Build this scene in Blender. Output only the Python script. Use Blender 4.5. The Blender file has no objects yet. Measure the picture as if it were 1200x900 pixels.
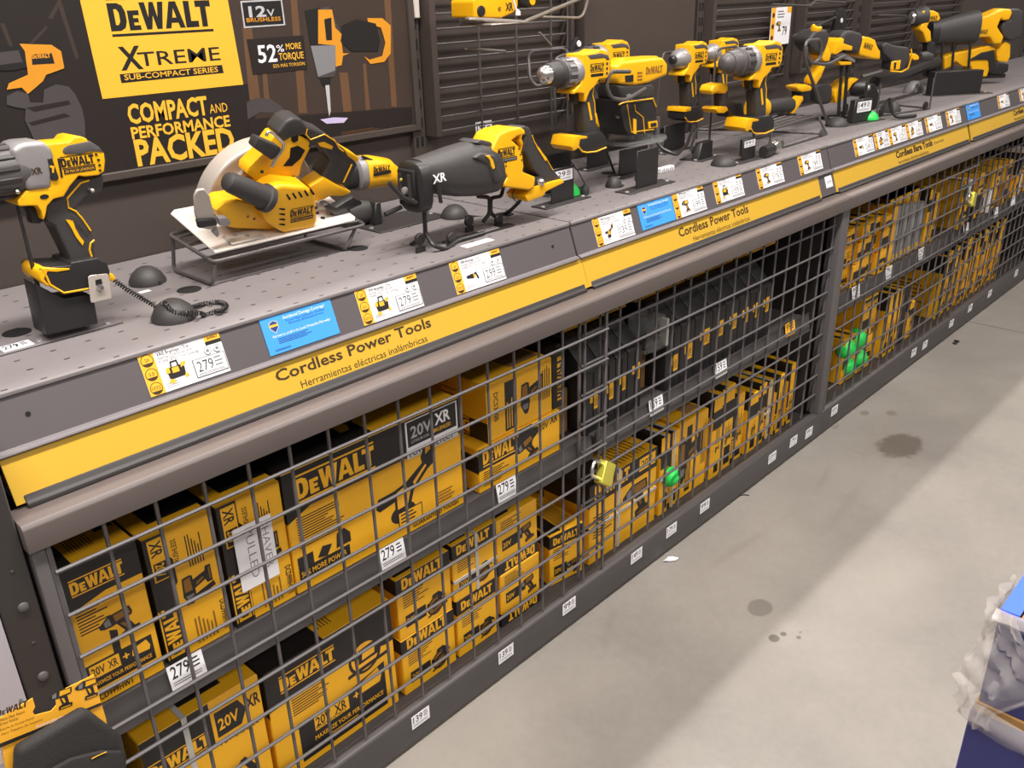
import bpy, bmesh, math, random
from mathutils import Vector as V, Matrix as M4
SC = bpy.context.scene
COL = SC.collection
R = math.radians
rnd = random.Random(7)

# ------------------------------------------------------------------ camera
FPX = 1038.0
AX = V((0.68659066, -0.31294878, 0.65624411))    # world axes as seen by the camera
AY = V((-0.72657219, -0.26282466, 0.63483545))
AZ = V((-0.02619385, -0.91268081, -0.40783284))
CAM = V((0.0, -1.175, 1.5))
cam = bpy.data.cameras.new('camera')
cam.sensor_width = 36.0
cam.lens = FPX / 1200 * 36.0
cam.clip_start = 0.02
co = bpy.data.objects.new('camera', cam)
COL.objects.link(co)
co.matrix_world = M4(((AX[0], -AX[1], -AX[2], CAM[0]), (AY[0], -AY[1], -AY[2], CAM[1]),
                      (AZ[0], -AZ[1], -AZ[2], CAM[2]), (0, 0, 0, 1)))
SC.camera = co

def ray(px, py):
    d = V((px - 600, py - 450, FPX))
    return V((AX.dot(d), AY.dot(d), AZ.dot(d)))

def hit(px, py, ax, val):
    d = ray(px, py)
    return CAM + d * ((val - CAM[ax]) / d[ax])

def TR(mat, yl, pts, ox=0, oy=0, s=1):
    """measure photo points on the plane local y = yl of a thing standing at matrix mat -> local (x, z)"""
    inv = mat.inverted()
    c = inv @ CAM
    r3 = inv.to_3x3()
    out = []
    for a, b in pts:
        d = r3 @ ray(ox + a / s, oy + b / s)
        p = c + d * ((yl - c[1]) / d[1])
        out.append((p[0], p[2]))
    return out

# ------------------------------------------------------------------ materials
def lin(c):
    return tuple((x / 255 / 12.92 if x / 255 <= 0.04045 else ((x / 255 + 0.055) / 1.055) ** 2.4) for x in c) + (1.0,)

def mat(name, rgb, rough=0.5, metal=0.0, var=0.06, scale=30.0, bump=0.0, coat=0.0, trans=0.0, alpha=1.0):
    m = bpy.data.materials.new(name)
    m.use_nodes = True
    nt = m.node_tree
    b = nt.nodes['Principled BSDF']
    c = lin(rgb)
    if var > 0:
        tc = nt.nodes.new('ShaderNodeTexCoord')
        no = nt.nodes.new('ShaderNodeTexNoise')
        no.inputs['Scale'].default_value = scale
        no.inputs['Detail'].default_value = 5
        nt.links.new(tc.outputs['Object'], no.inputs['Vector'])
        mx = nt.nodes.new('ShaderNodeMix')
        mx.data_type = 'RGBA'
        mx.inputs[6].default_value = tuple(x * (1 - var) for x in c[:3]) + (1,)
        mx.inputs[7].default_value = tuple(min(1, x * (1 + var)) for x in c[:3]) + (1,)
        nt.links.new(no.outputs['Fac'], mx.inputs[0])
        nt.links.new(mx.outputs[2], b.inputs['Base Color'])
        if bump > 0:
            bp = nt.nodes.new('ShaderNodeBump')
            bp.inputs['Strength'].default_value = bump
            bp.inputs['Distance'].default_value = 0.002
            nt.links.new(no.outputs['Fac'], bp.inputs['Height'])
            nt.links.new(bp.outputs[0], b.inputs['Normal'])
    else:
        b.inputs['Base Color'].default_value = c
    b.inputs['Roughness'].default_value = rough
    b.inputs['Metallic'].default_value = metal
    if coat:
        b.inputs['Coat Weight'].default_value = coat
    if trans:
        b.inputs['Transmission Weight'].default_value = trans
        b.inputs['IOR'].default_value = 1.2
    b.inputs['Alpha'].default_value = alpha
    return m

K = {}
K['steel'] = mat('grey powder coated steel', (116, 110, 112), 0.45, 0.0, 0.05, 12)
K['lip'] = mat('grey price rail', (86, 80, 82), 0.45, 0, 0.04, 10)
K['rail'] = mat('light grey cage rail', (96, 86, 83), 0.5, 0, 0.07, 14)
K['cage'] = mat('cage wire grey', (92, 88, 89), 0.45, 0.1, 0.05, 20)
K['kick'] = mat('dark grey kick plate', (70, 66, 66), 0.5, 0, 0.08, 10)
K['dark'] = mat('dark grey back panel', (66, 57, 52), 0.6, 0, 0.05, 6)
K['darker'] = mat('charcoal steel', (52, 48, 47), 0.55, 0, 0.05, 10)
K['hole'] = mat('black opening', (14, 13, 13), 0.9, 0, 0)
K['sign'] = mat('yellow sign plastic', (202, 160, 50), 0.4, 0, 0.03, 3)
K['ink'] = mat('dark brown ink', (62, 44, 20), 0.5, 0, 0)
K['card'] = mat('yellow carton', (242, 178, 30), 0.5, 0, 0.05, 8)
K['card2'] = mat('kraft carton', (156, 116, 66), 0.75, 0, 0.06, 8)
K['bk'] = mat('black carton print', (36, 32, 30), 0.45, 0, 0.04, 8)
K['yel'] = mat('yellow tool plastic', (236, 174, 14), 0.36, 0, 0.03, 20)
K['rub'] = mat('black rubber', (56, 53, 52), 0.55, 0, 0.1, 120, 0.15)
K['blk'] = mat('black plastic', (38, 36, 36), 0.42, 0, 0.05, 40)
K['gun'] = mat('grey painted magnesium', (150, 146, 146), 0.38, 0.35, 0.04, 20)
K['dgun'] = mat('dark grey collar plastic', (86, 82, 82), 0.45, 0.1, 0.05, 20)
K['chrome'] = mat('bright steel', (205, 200, 196), 0.22, 0.9, 0.04, 20)
K['guard'] = mat('brushed light guard', (190, 180, 170), 0.42, 0.3, 0.04, 20)
K['alu'] = mat('white aluminium', (222, 214, 206), 0.4, 0.25, 0.04, 16)
K['wire'] = mat('dark wire', (90, 86, 84), 0.4, 0.3, 0.05, 30)
K['lwire'] = mat('light steel wire', (150, 142, 134), 0.35, 0.5, 0.05, 30)
K['white'] = mat('white paper', (236, 234, 236), 0.55, 0, 0.02, 12)
K['board'] = mat('pale grey board', (158, 154, 160), 0.5, 0, 0.03, 6)
K['lgrey'] = mat('light grey print', (176, 176, 178), 0.55, 0, 0)
K['mgrey'] = mat('mid grey print', (120, 120, 122), 0.55, 0, 0)
K['pk'] = mat('black ink', (24, 22, 22), 0.5, 0, 0)
K['orange'] = mat('amber print', (244, 176, 44), 0.5, 0, 0.02, 10)
K['brown'] = mat('brown print', (140, 96, 30), 0.6, 0, 0)
K['blue'] = mat('sky blue card', (62, 150, 232), 0.5, 0, 0.02, 10)
K['navy'] = mat('navy print', (34, 58, 120), 0.5, 0, 0)
K['bluebin'] = mat('blue corrugated bin', (46, 48, 104), 0.5, 0, 0.06, 5)
K['bluein'] = mat('bright blue bin flap', (50, 92, 230), 0.5, 0, 0.04, 6)
K['green'] = mat('green plastic', (40, 205, 84), 0.4, 0, 0.05, 30)
K['brass'] = mat('brass', (214, 204, 84), 0.3, 0.6, 0.06, 60)
K['film'] = mat('clear wrap film', (222, 214, 208), 0.1, 0, 0.05, 30, 0.3, 0, 0, 0.3)
K['clear'] = mat('clear acrylic', (200, 200, 198), 0.08, 0, 0.03, 30, 0, 0, 0, 0.14)
K['strap'] = mat('translucent white strap', (190, 186, 180), 0.4, 0, 0.04, 30)
K['felt'] = mat('black woven nylon', (40, 37, 36), 0.85, 0, 0.25, 220, 0.4)
K['ban'] = mat('dark brown print', (58, 47, 41), 0.45, 0, 0.25, 3)
K['ban2'] = mat('near black print', (34, 28, 26), 0.45, 0, 0.1, 4)
K['ban3'] = mat('warm brown print', (98, 70, 48), 0.45, 0, 0.2, 12)
K['banY'] = mat('banner yellow print', (232, 176, 52), 0.45, 0, 0.03, 4)
K['banO'] = mat('banner orange print', (206, 138, 34), 0.45, 0, 0.08, 20)
K['glove'] = mat('glove grey print', (66, 61, 62), 0.5, 0, 0.15, 20)
K['case'] = mat('black moulded case', (40, 38, 39), 0.5, 0, 0.06, 20)
K['silver'] = mat('silver grey pack', (150, 148, 146), 0.4, 0.1, 0.1, 30)
K['spark'] = mat('violet white print', (190, 178, 214), 0.5, 0, 0.1, 40)

# perforated deck
def deck_mat():
    m = mat('perforated grey deck', (115, 109, 109), 0.5, 0, 0.15, 6)
    nt = m.node_tree
    b = nt.nodes['Principled BSDF']
    src = b.inputs['Base Color'].links[0].from_socket
    tc = nt.nodes.new('ShaderNodeTexCoord')
    sp = nt.nodes.new('ShaderNodeSeparateXYZ')
    nt.links.new(tc.outputs['Object'], sp.inputs[0])
    def mth(op, a, b_=None):
        n = nt.nodes.new('ShaderNodeMath')
        n.operation = op
        for i, q in enumerate((a, b_)):
            if q is None: continue
            if isinstance(q, (int, float)): n.inputs[i].default_value = q
            else: nt.links.new(q, n.inputs[i])
        return n.outputs[0]
    fx = mth('ABSOLUTE', mth('SUBTRACT', mth('FRACT', mth('DIVIDE', mth('SUBTRACT', sp.outputs[0], 0.365 - 0.026), 0.052)), 0.5))
    fy = mth('ABSOLUTE', mth('SUBTRACT', mth('FRACT', mth('DIVIDE', mth('SUBTRACT', sp.outputs[1], 0.137 - 0.025), 0.05)), 0.5))
    msk = mth('MULTIPLY', mth('LESS_THAN', fx, 0.085), mth('LESS_THAN', fy, 0.04))
    mx = nt.nodes.new('ShaderNodeMix')
    mx.data_type = 'RGBA'
    nt.links.new(msk, mx.inputs[0])
    nt.links.new(src, mx.inputs[6])
    mx.inputs[7].default_value = (0.012, 0.011, 0.011, 1)
    nt.links.new(mx.outputs[2], b.inputs['Base Color'])
    return m
K['deck'] = deck_mat()

def floor_mat():
    m = bpy.data.materials.new('polished concrete')
    m.use_nodes = True
    nt = m.node_tree
    b = nt.nodes['Principled BSDF']
    tc = nt.nodes.new('ShaderNodeTexCoord')
    P = tc.outputs['Object']
    def noise(sc, det=6, rough=0.6):
        n = nt.nodes.new('ShaderNodeTexNoise')
        n.inputs['Scale'].default_value = sc
        n.inputs['Detail'].default_value = det
        n.inputs['Roughness'].default_value = rough
        nt.links.new(P, n.inputs['Vector'])
        return n.outputs['Fac']
    def ramp(src, stops):
        r = nt.nodes.new('ShaderNodeValToRGB')
        while len(r.color_ramp.elements) < len(stops): r.color_ramp.elements.new(0.5)
        for e, (p, c) in zip(r.color_ramp.elements, stops):
            e.position = p
            e.color = c
        nt.links.new(src, r.inputs[0])
        return r.outputs[0]
    def mth(op, a, b_=None):
        n = nt.nodes.new('ShaderNodeMath')
        n.operation = op
        for i, q in enumerate((a, b_)):
            if q is None: continue
            if isinstance(q, (int, float)): n.inputs[i].default_value = q
            else: nt.links.new(q, n.inputs[i])
        return n.outputs[0]
    def mix(f, a, c):
        n = nt.nodes.new('ShaderNodeMix')
        n.data_type = 'RGBA'
        for s, q in ((0, f), (6, a), (7, c)):
            if hasattr(q, 'links'): nt.links.new(q, n.inputs[s])
            else: n.inputs[s].default_value = q
        return n.outputs[2]
    base = ramp(noise(1.6), [(0.3, lin((119, 113, 107))), (0.55, lin((132, 126, 119))), (0.75, lin((142, 136, 128)))])
    fine = ramp(noise(40, 8, 0.7), [(0.25, (0.8, 0.8, 0.8, 1)), (0.6, (1, 1, 1, 1))])
    n = nt.nodes.new('ShaderNodeMix')
    n.data_type = 'RGBA'
    n.blend_type = 'MULTIPLY'
    n.inputs[0].default_value = 0.55
    nt.links.new(base, n.inputs[6])
    nt.links.new(fine, n.inputs[7])
    col = n.outputs[2]
    sp = nt.nodes.new('ShaderNodeSeparateXYZ')
    nt.links.new(P, sp.inputs[0])
    nz = noise(9, 4)
    nz2 = noise(30, 3)
    def blob(x, y, rx, ry, soft, wob, colr, amt, rot=0):
        nonlocal col
        c, s = math.cos(rot), math.sin(rot)
        dx = mth('SUBTRACT', sp.outputs[0], x)
        dy = mth('SUBTRACT', sp.outputs[1], y)
        u = mth('DIVIDE', mth('ADD', mth('MULTIPLY', dx, c), mth('MULTIPLY', dy, s)), rx)
        v = mth('DIVIDE', mth('SUBTRACT', mth('MULTIPLY', dy, c), mth('MULTIPLY', dx, s)), ry)
        d = mth('SQRT', mth('ADD', mth('MULTIPLY', u, u), mth('MULTIPLY', v, v)))
        d = mth('ADD', d, mth('MULTIPLY', mth('SUBTRACT', nz2 if wob < 0 else nz, 0.5), abs(wob)))
        f = mth('MULTIPLY', ramp(d, [(max(0, 0.5 - soft), (1, 1, 1, 1)), (0.5 + soft, (0, 0, 0, 1))]), amt)
        col = mix(f, col, colr)
    dk = lin((66, 56, 46))
    def bp(px, py): 
        q = hit(px, py, 2, 0)
        return q[0], q[1]
    for px, py, rx, ry, soft, wob, amt in ((1055, 522, .21, .13, .08, -.5, .62), (890, 712, .075, .06, .05, .3, .45),
                                           (907, 748, .028, .026, .06, .6, .75), (918, 743, .016, .014, .06, .4, .75),
                                           (936, 747, .014, .012, .06, .4, .7), (938, 741, .012, .008, .06, .4, .4),
                                           (1045, 484, .05, .035, .1, .6, .35), (1013, 484, .04, .03, .1, .6, .4),
                                           (980, 500, .05, .02, .1, .6, .25), (730, 680, .16, .03, .2, .8, .16)):
        x, y = bp(px, py)
        blob(x, y, rx, ry, soft, wob, dk, amt)
    for px, py, rx, ry, rot in ((965, 560, .16, .018, 0.2), (870, 640, .3, .02, -0.1), (985, 600, .2, .03, 0.1), (715, 730, .12, .02, .5)):
        x, y = bp(px, py)
        blob(x, y, rx, ry, .4, .9, dk, .13, rot)
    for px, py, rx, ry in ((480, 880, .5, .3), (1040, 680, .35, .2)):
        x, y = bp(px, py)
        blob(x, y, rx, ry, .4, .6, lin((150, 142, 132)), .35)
    jx = mth('ABSOLUTE', mth('SUBTRACT', sp.outputs[0], bp(1165, 383)[0]))
    col = mix(mth('MULTIPLY', mth('LESS_THAN', jx, 0.006), 0.6), col, lin((80, 74, 68)))
    nt.links.new(col, b.inputs['Base Color'])
    rr = ramp(noise(5), [(0.3, (0.38, 0.38, 0.38, 1)), (0.7, (0.55, 0.55, 0.55, 1))])
    nt.links.new(rr, b.inputs['Roughness'])
    return m
K['floor'] = floor_mat()

# ------------------------------------------------------------------ 2D shapes and text
def mesh2d(curve):
    o = bpy.data.objects.new('tmp', curve)
    COL.objects.link(o)
    dg = bpy.context.evaluated_depsgraph_get()
    me = o.evaluated_get(dg).to_mesh()
    vs = [(v.co.x, v.co.y) for v in me.vertices]
    fs = [tuple(p.vertices) for p in me.polygons]
    o.evaluated_get(dg).to_mesh_clear()
    bpy.data.objects.remove(o)
    bpy.data.curves.remove(curve)
    return vs, fs
TX = {}
def cap_height():
    c = bpy.data.curves.new('t', 'FONT')
    c.body = 'H'
    return max(y for x, y in mesh2d(c)[0])
CAPH = cap_height()
def text2d(s, bold=0.0, res=2):
    """text one unit of capital height high, left bottom at the origin"""
    key = (s, bold, res)
    if key not in TX:
        c = bpy.data.curves.new('t', 'FONT')
        c.body = s
        c.resolution_u = res
        c.offset = bold * .55
        c.fill_mode = 'FRONT'
        vs, fs = mesh2d(c)
        k = 1 / CAPH
        x0 = min(v[0] for v in vs) if vs else 0
        TX[key] = ([((x - x0) * k, y * k) for x, y in vs], fs)
    return TX[key]
SH = {}
def shape2d(key, loops):
    if key not in SH:
        c = bpy.data.curves.new('t', 'CURVE')
        c.dimensions = '2D'
        c.fill_mode = 'BOTH'
        for lp in loops:
            sp = c.splines.new('POLY')
            sp.points.add(len(lp) - 1)
            for p, q in zip(sp.points, lp): p.co = (q[0], q[1], 0, 1)
            sp.use_cyclic_u = True
        SH[key] = mesh2d(c)
    return SH[key]
def sh(pts, dx=0, k=1.0): return [(x * k + dx, y * k) for x, y in pts]
LOGO_LOOPS = [
    [(0, 0), (.44, 0), (.66, .1), (.76, .33), (.76, .67), (.66, .9), (.44, 1), (0, 1)], [(.26, .22), (.38, .22), (.47, .34), (.47, .66), (.38, .78), (.26, .78)],
    sh([(0, 0), (.52, 0), (.52, .18), (.24, .18), (.24, .28), (.46, .28), (.46, .44), (.24, .44), (.24, .54), (.52, .54), (.52, .72), (0, .72)], .84),
    sh([(0, 1), (.26, 1), (.35, .45), (.46, 1), (.66, 1), (.77, .45), (.86, 1), (1.12, 1), (.92, 0), (.68, 0), (.56, .5), (.44, 0), (.2, 0)], 1.42),
    sh([(0, 0), (.26, 0), (.32, .2), (.64, .2), (.7, 0), (.96, 0), (.64, 1), (.32, 1)], 2.5), sh([(.38, .4), (.58, .4), (.48, .74)], 2.5),
    sh([(0, 0), (.64, 0), (.64, .24), (.28, .24), (.28, 1), (0, 1)], 3.5),
    sh([(.24, 0), (.52, 0), (.52, .76), (.76, .76), (.76, 1), (0, 1), (0, .76), (.24, .76)], 4.06)]
LOGO = shape2d('logo', LOGO_LOOPS)
LOGO_W = 4.82
def circ(x, y, r, n=20, ry=None): return [(x + r * math.cos(2 * math.pi * i / n), y + (ry or r) * math.sin(2 * math.pi * i / n)) for i in range(n)]
# printed pictures of tools: lists of (colour, polygon loops) in a unit-wide square
SIL = {
    'drill': [('k', [[(0, .64), (.1, .58), (.3, .54), (.86, .57), (.9, .66), (.88, .86), (.3, .9), (.1, .8), (0, .74)]]),
              ('k', [[(.42, .56), (.72, .56), (.82, .2), (.95, .18), (.95, .02), (.42, .02), (.42, .18), (.55, .22)]]),
              ('y', [[(.42, .62), (.84, .64), (.82, .82), (.42, .84)]]), ('y', [[(.5, .5), (.6, .48), (.68, .28), (.62, .26)]]),
              ('g', [[(.14, .62), (.3, .6), (.3, .84), (.14, .78)]]), ('y', [[(.5, .06), (.88, .06), (.88, .1), (.5, .1)]])],
    'grinder': [('k', [[(0, .46), (.05, .4), (.3, .43), (.34, .5), (.3, .58), (.05, .58)]]),
                ('k', [circ(.4, .22, .2, 24, .13)]), ('k', [[(.28, .25), (.52, .25), (.6, .45), (.9, .68), (.84, .8), (.5, .62), (.3, .58)]]),
                ('y', [[(.32, .3), (.48, .3), (.55, .48), (.47, .57), (.33, .54)]]),
                ('k', [[(.8, .62), (.98, .7), (.99, .98), (.84, 1.0), (.76, .85)]]), ('y', [[(.84, .86), (.93, .9), (.92, .97), (.85, .97)]]),
                ('y', [[(.62, .52), (.84, .7), (.82, .73), (.6, .57)]])],
    'saw': [('k', [circ(.45, .42, .36, 28)]), ('y', [circ(.45, .42, .3, 28)]), ('k', [[(.05, .12), (.98, .18), (.98, .26), (.05, .2)]]),
            ('k', [[(.3, .3), (.75, .32), (.8, .6), (.98, .5), (.96, .62), (.72, .9), (.45, .92), (.36, .8), (.62, .76), (.66, .64), (.32, .6)]]),
            ('y', [[(.38, .36), (.66, .38), (.68, .52), (.4, .52)]]), ('k', [[(.1, .5), (.3, .42), (.34, .52), (.14, .62)]])],
    'recip': [('k', [[(0, .5), (.12, .44), (.55, .36), (.62, .5), (.56, .66), (.15, .62), (.02, .6)]]),
              ('y', [[(.56, .4), (.76, .42), (.74, .62), (.58, .62)]]), ('k', [[(.74, .7), (.84, .7), (.98, .3), (.86, .24)]]),
              ('k', [[(.6, .62), (.84, .72), (.8, .6), (.72, .56)]])],
    'bag': [('k', [[(.1, .2), (.86, .22), (.9, .6), (.8, .74), (.2, .74), (.06, .6)]]), ('y', [[(.0, .5), (.2, .5), (.2, .78), (.04, .74)]]),
            ('y', [[(.3, .46), (.62, .46), (.62, .7), (.3, .7)]]), ('k', [[(.26, .72), (.3, 1), (.64, 1), (.68, .72), (.6, .72), (.58, .93), (.36, .93), (.34, .72)]]),
            ('y', [[(0, .1), (.2, .0), (.36, .12), (.14, .24)]]), ('y', [[(.72, .6), (1, .72), (1, .84), (.78, .84)]]), ('y', [[(.78, .1), (1, .14), (.94, .3), (.84, .3)]])],
}

class G:
    """collects shapes, then links them as ONE mesh object"""
    def __init__(s, X=None):
        s.v, s.f, s.m, s.mats, s.X = [], [], [], [], X or M4()
    def mi(s, k):
        if k not in s.mats: s.mats.append(k)
        return s.mats.index(k)
    def add(s, vs, fs, k, X=None):
        X = s.X @ X if X is not None else s.X
        b = len(s.v)
        s.v += [X @ V(p) for p in vs]
        s.f += [tuple(b + i for i in f) for f in fs]
        s.m += [s.mi(k)] * len(fs)
    def frombm(s, bm, k, X=None):
        bm.verts.ensure_lookup_table()
        for i, v in enumerate(bm.verts): v.index = i
        s.add([v.co.copy() for v in bm.verts], [[v.index for v in f.verts] for f in bm.faces], k, X)
        bm.free()
    def prism(s, pr, y0, y1, k, bev=0.0, seg=2, X=None, taper=None):
        """profile of (x, z) extruded along y"""
        bm = bmesh.new()
        a = [bm.verts.new((x, y0, z)) for x, z in pr]
        b = [bm.verts.new((x, y1, z)) for x, z in pr]
        n = len(pr)
        bm.faces.new(a)
        bm.faces.new(b[::-1])
        for i in range(n): bm.faces.new((a[i], b[i], b[(i + 1) % n], a[(i + 1) % n]))
        bmesh.ops.recalc_face_normals(bm, faces=bm.faces)
        if bev > 0:
            es = [e for e in bm.edges if e.calc_face_angle(0) > 0.5]
            bmesh.ops.bevel(bm, geom=es, offset=bev, segments=seg, affect='EDGES', clamp_overlap=True, profile=0.6)
        big = [f for f in bm.faces if len(f.verts) > 4]
        if big: bmesh.ops.triangulate(bm, faces=big)
        s.frombm(bm, k, X)
    def xprism(s, pr, x0, x1, k, bev=0.0, seg=2):
        """profile of (y, z) extruded along x"""
        s.prism([(y, z) for y, z in pr], -x1, -x0, k, bev, seg, M4(((0, -1, 0, 0), (1, 0, 0, 0), (0, 0, 1, 0), (0, 0, 0, 1))))
    def box(s, c, sz, k, bev=0.0, seg=2, X=None):
        x, y, z = c
        a, b, d = sz[0] / 2, sz[1] / 2, sz[2] / 2
        s.prism([(x - a, z - d), (x + a, z - d), (x + a, z + d), (x - a, z + d)], y - b, y + b, k, bev, seg, X)
    def box2(s, x0, x1, y0, y1, z0, z1, k, bev=0.0, seg=2, X=None):
        s.box(((x0 + x1) / 2, (y0 + y1) / 2, (z0 + z1) / 2), (x1 - x0, y1 - y0, z1 - z0), k, bev, seg, X)
    def loft(s, secs, k, n=24, ex=2.5, X=None, cap=True):
        """secs: (x, y, z, half width, half height) along x, superellipse sections"""
        vs, fs = [], []
        for x, y, z, ry, rz in secs:
            for i in range(n):
                t = 2 * math.pi * i / n
                c, q = math.cos(t), math.sin(t)
                vs.append((x, y + ry * math.copysign(abs(c) ** (2 / ex), c), z + rz * math.copysign(abs(q) ** (2 / ex), q)))
        for j in range(len(secs) - 1):
            for i in range(n):
                fs.append((j * n + i, j * n + (i + 1) % n, (j + 1) * n + (i + 1) % n, (j + 1) * n + i))
        if cap:
            fs.append(tuple(range(n))[::-1])
            fs.append(tuple(range((len(secs) - 1) * n, len(secs) * n)))
        s.add(vs, fs, k, X)
    def lathe(s, p, ax, prof, k, n=24, X=None):
        """prof: (distance along axis, radius)"""
        q = V(ax).to_track_quat('X', 'Z').to_matrix().to_4x4()
        q.translation = V(p)
        s.loft([(t, 0, 0, r, r) for t, r in prof], k, n, 2.0, (X @ q) if X is not None else q)
    def tube(s, pts, r, k, n=8, closed=False, X=None):
        pts = [V(p) for p in pts]
        vs, fs = [], []
        m = len(pts)
        up = None
        for i, p in enumerate(pts):
            if closed: t = pts[(i + 1) % m] - pts[i - 1]
            else: t = pts[min(i + 1, m - 1)] - pts[max(i - 1, 0)]
            t.normalize()
            if up is None: up = t.orthogonal().normalized()
            up = (up - t * up.dot(t))
            if up.length < 1e-5: up = t.orthogonal()
            up.normalize()
            w = t.cross(up)
            for j in range(n):
                a = 2 * math.pi * j / n
                vs.append(p + up * (r * math.cos(a)) + w * (r * math.sin(a)))
        for i in range(m if closed else m - 1):
            for j in range(n):
                fs.append((i * n + j, i * n + (j + 1) % n, ((i + 1) % m) * n + (j + 1) % n, ((i + 1) % m) * n + j))
        if not closed:
            fs.append(tuple(range(n))[::-1])
            fs.append(tuple(range((m - 1) * n, m * n)))
        s.add(vs, fs, k, X)
    def obj(s, name, parent=None, label=None, cat=None, group=None, kind=None, loc=None, rotz=0, flat=False):
        me = bpy.data.meshes.new(name)
        me.from_pydata([tuple(p) for p in s.v], [], s.f)
        for k in s.mats: me.materials.append(K[k])
        me.polygons.foreach_set('material_index', s.m)
        if not flat:
            me.shade_smooth()
            me.set_sharp_from_angle(angle=R(38))
        me.update()
        o = bpy.data.objects.new(name, me)
        COL.objects.link(o)
        if parent: o.parent = parent
        if loc is not None: o.location = loc
        if rotz: o.rotation_euler = (0, 0, rotz)
        tag(o, label, cat, group, kind)
        return o

def tag(o, label=None, cat=None, group=None, kind=None):
    if label: o['label'] = label
    if cat: o['category'] = cat
    if group: o['group'] = group
    if kind: o['kind'] = kind
    return o
def thing(name, loc, label, cat, group=None, rot=(0, 0, 0)):
    o = bpy.data.objects.new(name, None)
    COL.objects.link(o)
    o.location = loc
    o.rotation_euler = rot
    o.empty_display_size = 0.05
    o['_m'] = 0
    del o['_m']
    return tag(o, label, cat, group)
def mtx(loc, rot=(0, 0, 0)):
    from mathutils import Euler
    m = Euler(rot).to_matrix().to_4x4()
    m.translation = V(loc)
    return m

def round_path(pts, r, seg=5, closed=False):
    """polyline with rounded corners"""
    pts = [V(p) for p in pts]
    n = len(pts)
    out = []
    for i, p in enumerate(pts):
        if not closed and i in (0, n - 1):
            out.append(p)
            continue
        a, b = pts[i - 1] - p, pts[(i + 1) % n] - p
        d = min(r, a.length * .45, b.length * .45)
        p0, p1 = p + a.normalized() * d, p + b.normalized() * d
        for j in range(seg + 1):
            t = j / seg
            out.append(p0 * (1 - t) ** 2 + p * 2 * t * (1 - t) + p1 * t * t)
    return out

class Face:
    """prints on a flat face: u, v run 0..1 over the face, sizes in metres"""
    def __init__(s, g, F, W, H, off=0.00003):
        s.g, s.F, s.W, s.H, s.n, s.st = g, F, W, H, off, .00003
    def put(s, vs, fs, k):
        s.n += s.st
        s.g.add([(x, y, s.n) for x, y in vs], fs, k, s.F)
    def rect(s, k, u0, v0, u1, v1):
        W, H = s.W, s.H
        s.put([(u0 * W, v0 * H), (u1 * W, v0 * H), (u1 * W, v1 * H), (u0 * W, v1 * H)], [(0, 1, 2, 3)], k)
    def poly(s, k, pts):
        n = len(pts)
        if n == 4: s.put([(u * s.W, v * s.H) for u, v in pts], [tuple(range(n))], k)
        else:
            vs, fs = shape2d(('p', tuple(pts)), [pts])
            s.put([(u * s.W, v * s.H) for u, v in vs], fs, k)
    def xf(s, vs, u, v, sx, sy, rot):
        c, q = math.cos(rot), math.sin(rot)
        return [(u * s.W + x * sx * c - y * sy * q, v * s.H + x * sx * q + y * sy * c) for x, y in vs]
    def text(s, t, k, u, v, h, rot=0, w=None, bold=0.02, center=False):
        vs, fs = text2d(t, bold)
        if not vs: return
        tw = max(x for x, y in vs)
        sx = h if w is None else w / tw
        if center: vs = [(x - tw / 2, y) for x, y in vs]
        s.put(s.xf(vs, u, v, sx, h, rot), fs, k)
    def logo(s, k, u, v, w, rot=0, bars=True, tall=1.0):
        sx = w / LOGO_W
        sy = sx * tall
        s.put(s.xf(LOGO[0], u, v, sx, sy, rot), LOGO[1], k)
        if bars:
            for b0, b1 in ((-.2, -.1), (1.1, 1.2)):
                s.n -= s.st
                s.put(s.xf([(0, b0), (LOGO_W, b0), (LOGO_W, b1), (0, b1)], u, v, sx, sy, rot), [(0, 1, 2, 3)], k)
    def lines(s, k, u0, v0, u1, v1, n, rot=False, seed=0):
        r = random.Random(seed + n)
        for i in range(n):
            e = 0.55 + 0.45 * r.random()
            s.n -= s.st if i else 0
            if not rot:
                y = v1 - (v1 - v0) * (i + .2) / n
                s.rect(k, u0, y - (v1 - v0) / n * .42, u0 + (u1 - u0) * e, y)
            else:
                x = u0 + (u1 - u0) * (i + .2) / n
                s.rect(k, x, v0, x + (u1 - u0) / n * .42, v0 + (v1 - v0) * e)
    def sil(s, kind, u, v, size, rot=0, mir=False, pal=None):
        pal = pal or {'k': 'bk', 'y': 'card', 'g': 'mgrey'}
        for i, (c, loops) in enumerate(SIL[kind]):
            vs, fs = shape2d((kind, i), loops)
            if mir: vs = [(1 - x, y) for x, y in vs]
            s.put(s.xf(vs, u, v, size, size, rot), fs, pal[c])

def face_of(g, which, x0, x1, y0, y1, z0, z1):
    if which == 'front': F = M4(((1, 0, 0, x0), (0, 0, -1, y0), (0, 1, 0, z0), (0, 0, 0, 1))); W, H = x1 - x0, z1 - z0
    elif which == 'left': F = M4(((0, 0, -1, x0), (-1, 0, 0, y1), (0, 1, 0, z0), (0, 0, 0, 1))); W, H = y1 - y0, z1 - z0
    else: F = M4(((1, 0, 0, x0), (0, 1, 0, y0), (0, 0, 1, z1), (0, 0, 0, 1))); W, H = x1 - x0, y1 - y0
    return Face(g, F, W, H)

# ================================================================== setting
g = G()
g.add([(-6, -9, 0), (16, -9, 0), (16, 6, 0), (-6, 6, 0)], [(0, 1, 2, 3)], 'floor')
g.obj('floor', kind='structure')
g = G()
g.box2(-6, 16, -9, 6, 6.2, 6.3, 'white')
g.obj('ceiling', kind='structure')

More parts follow.
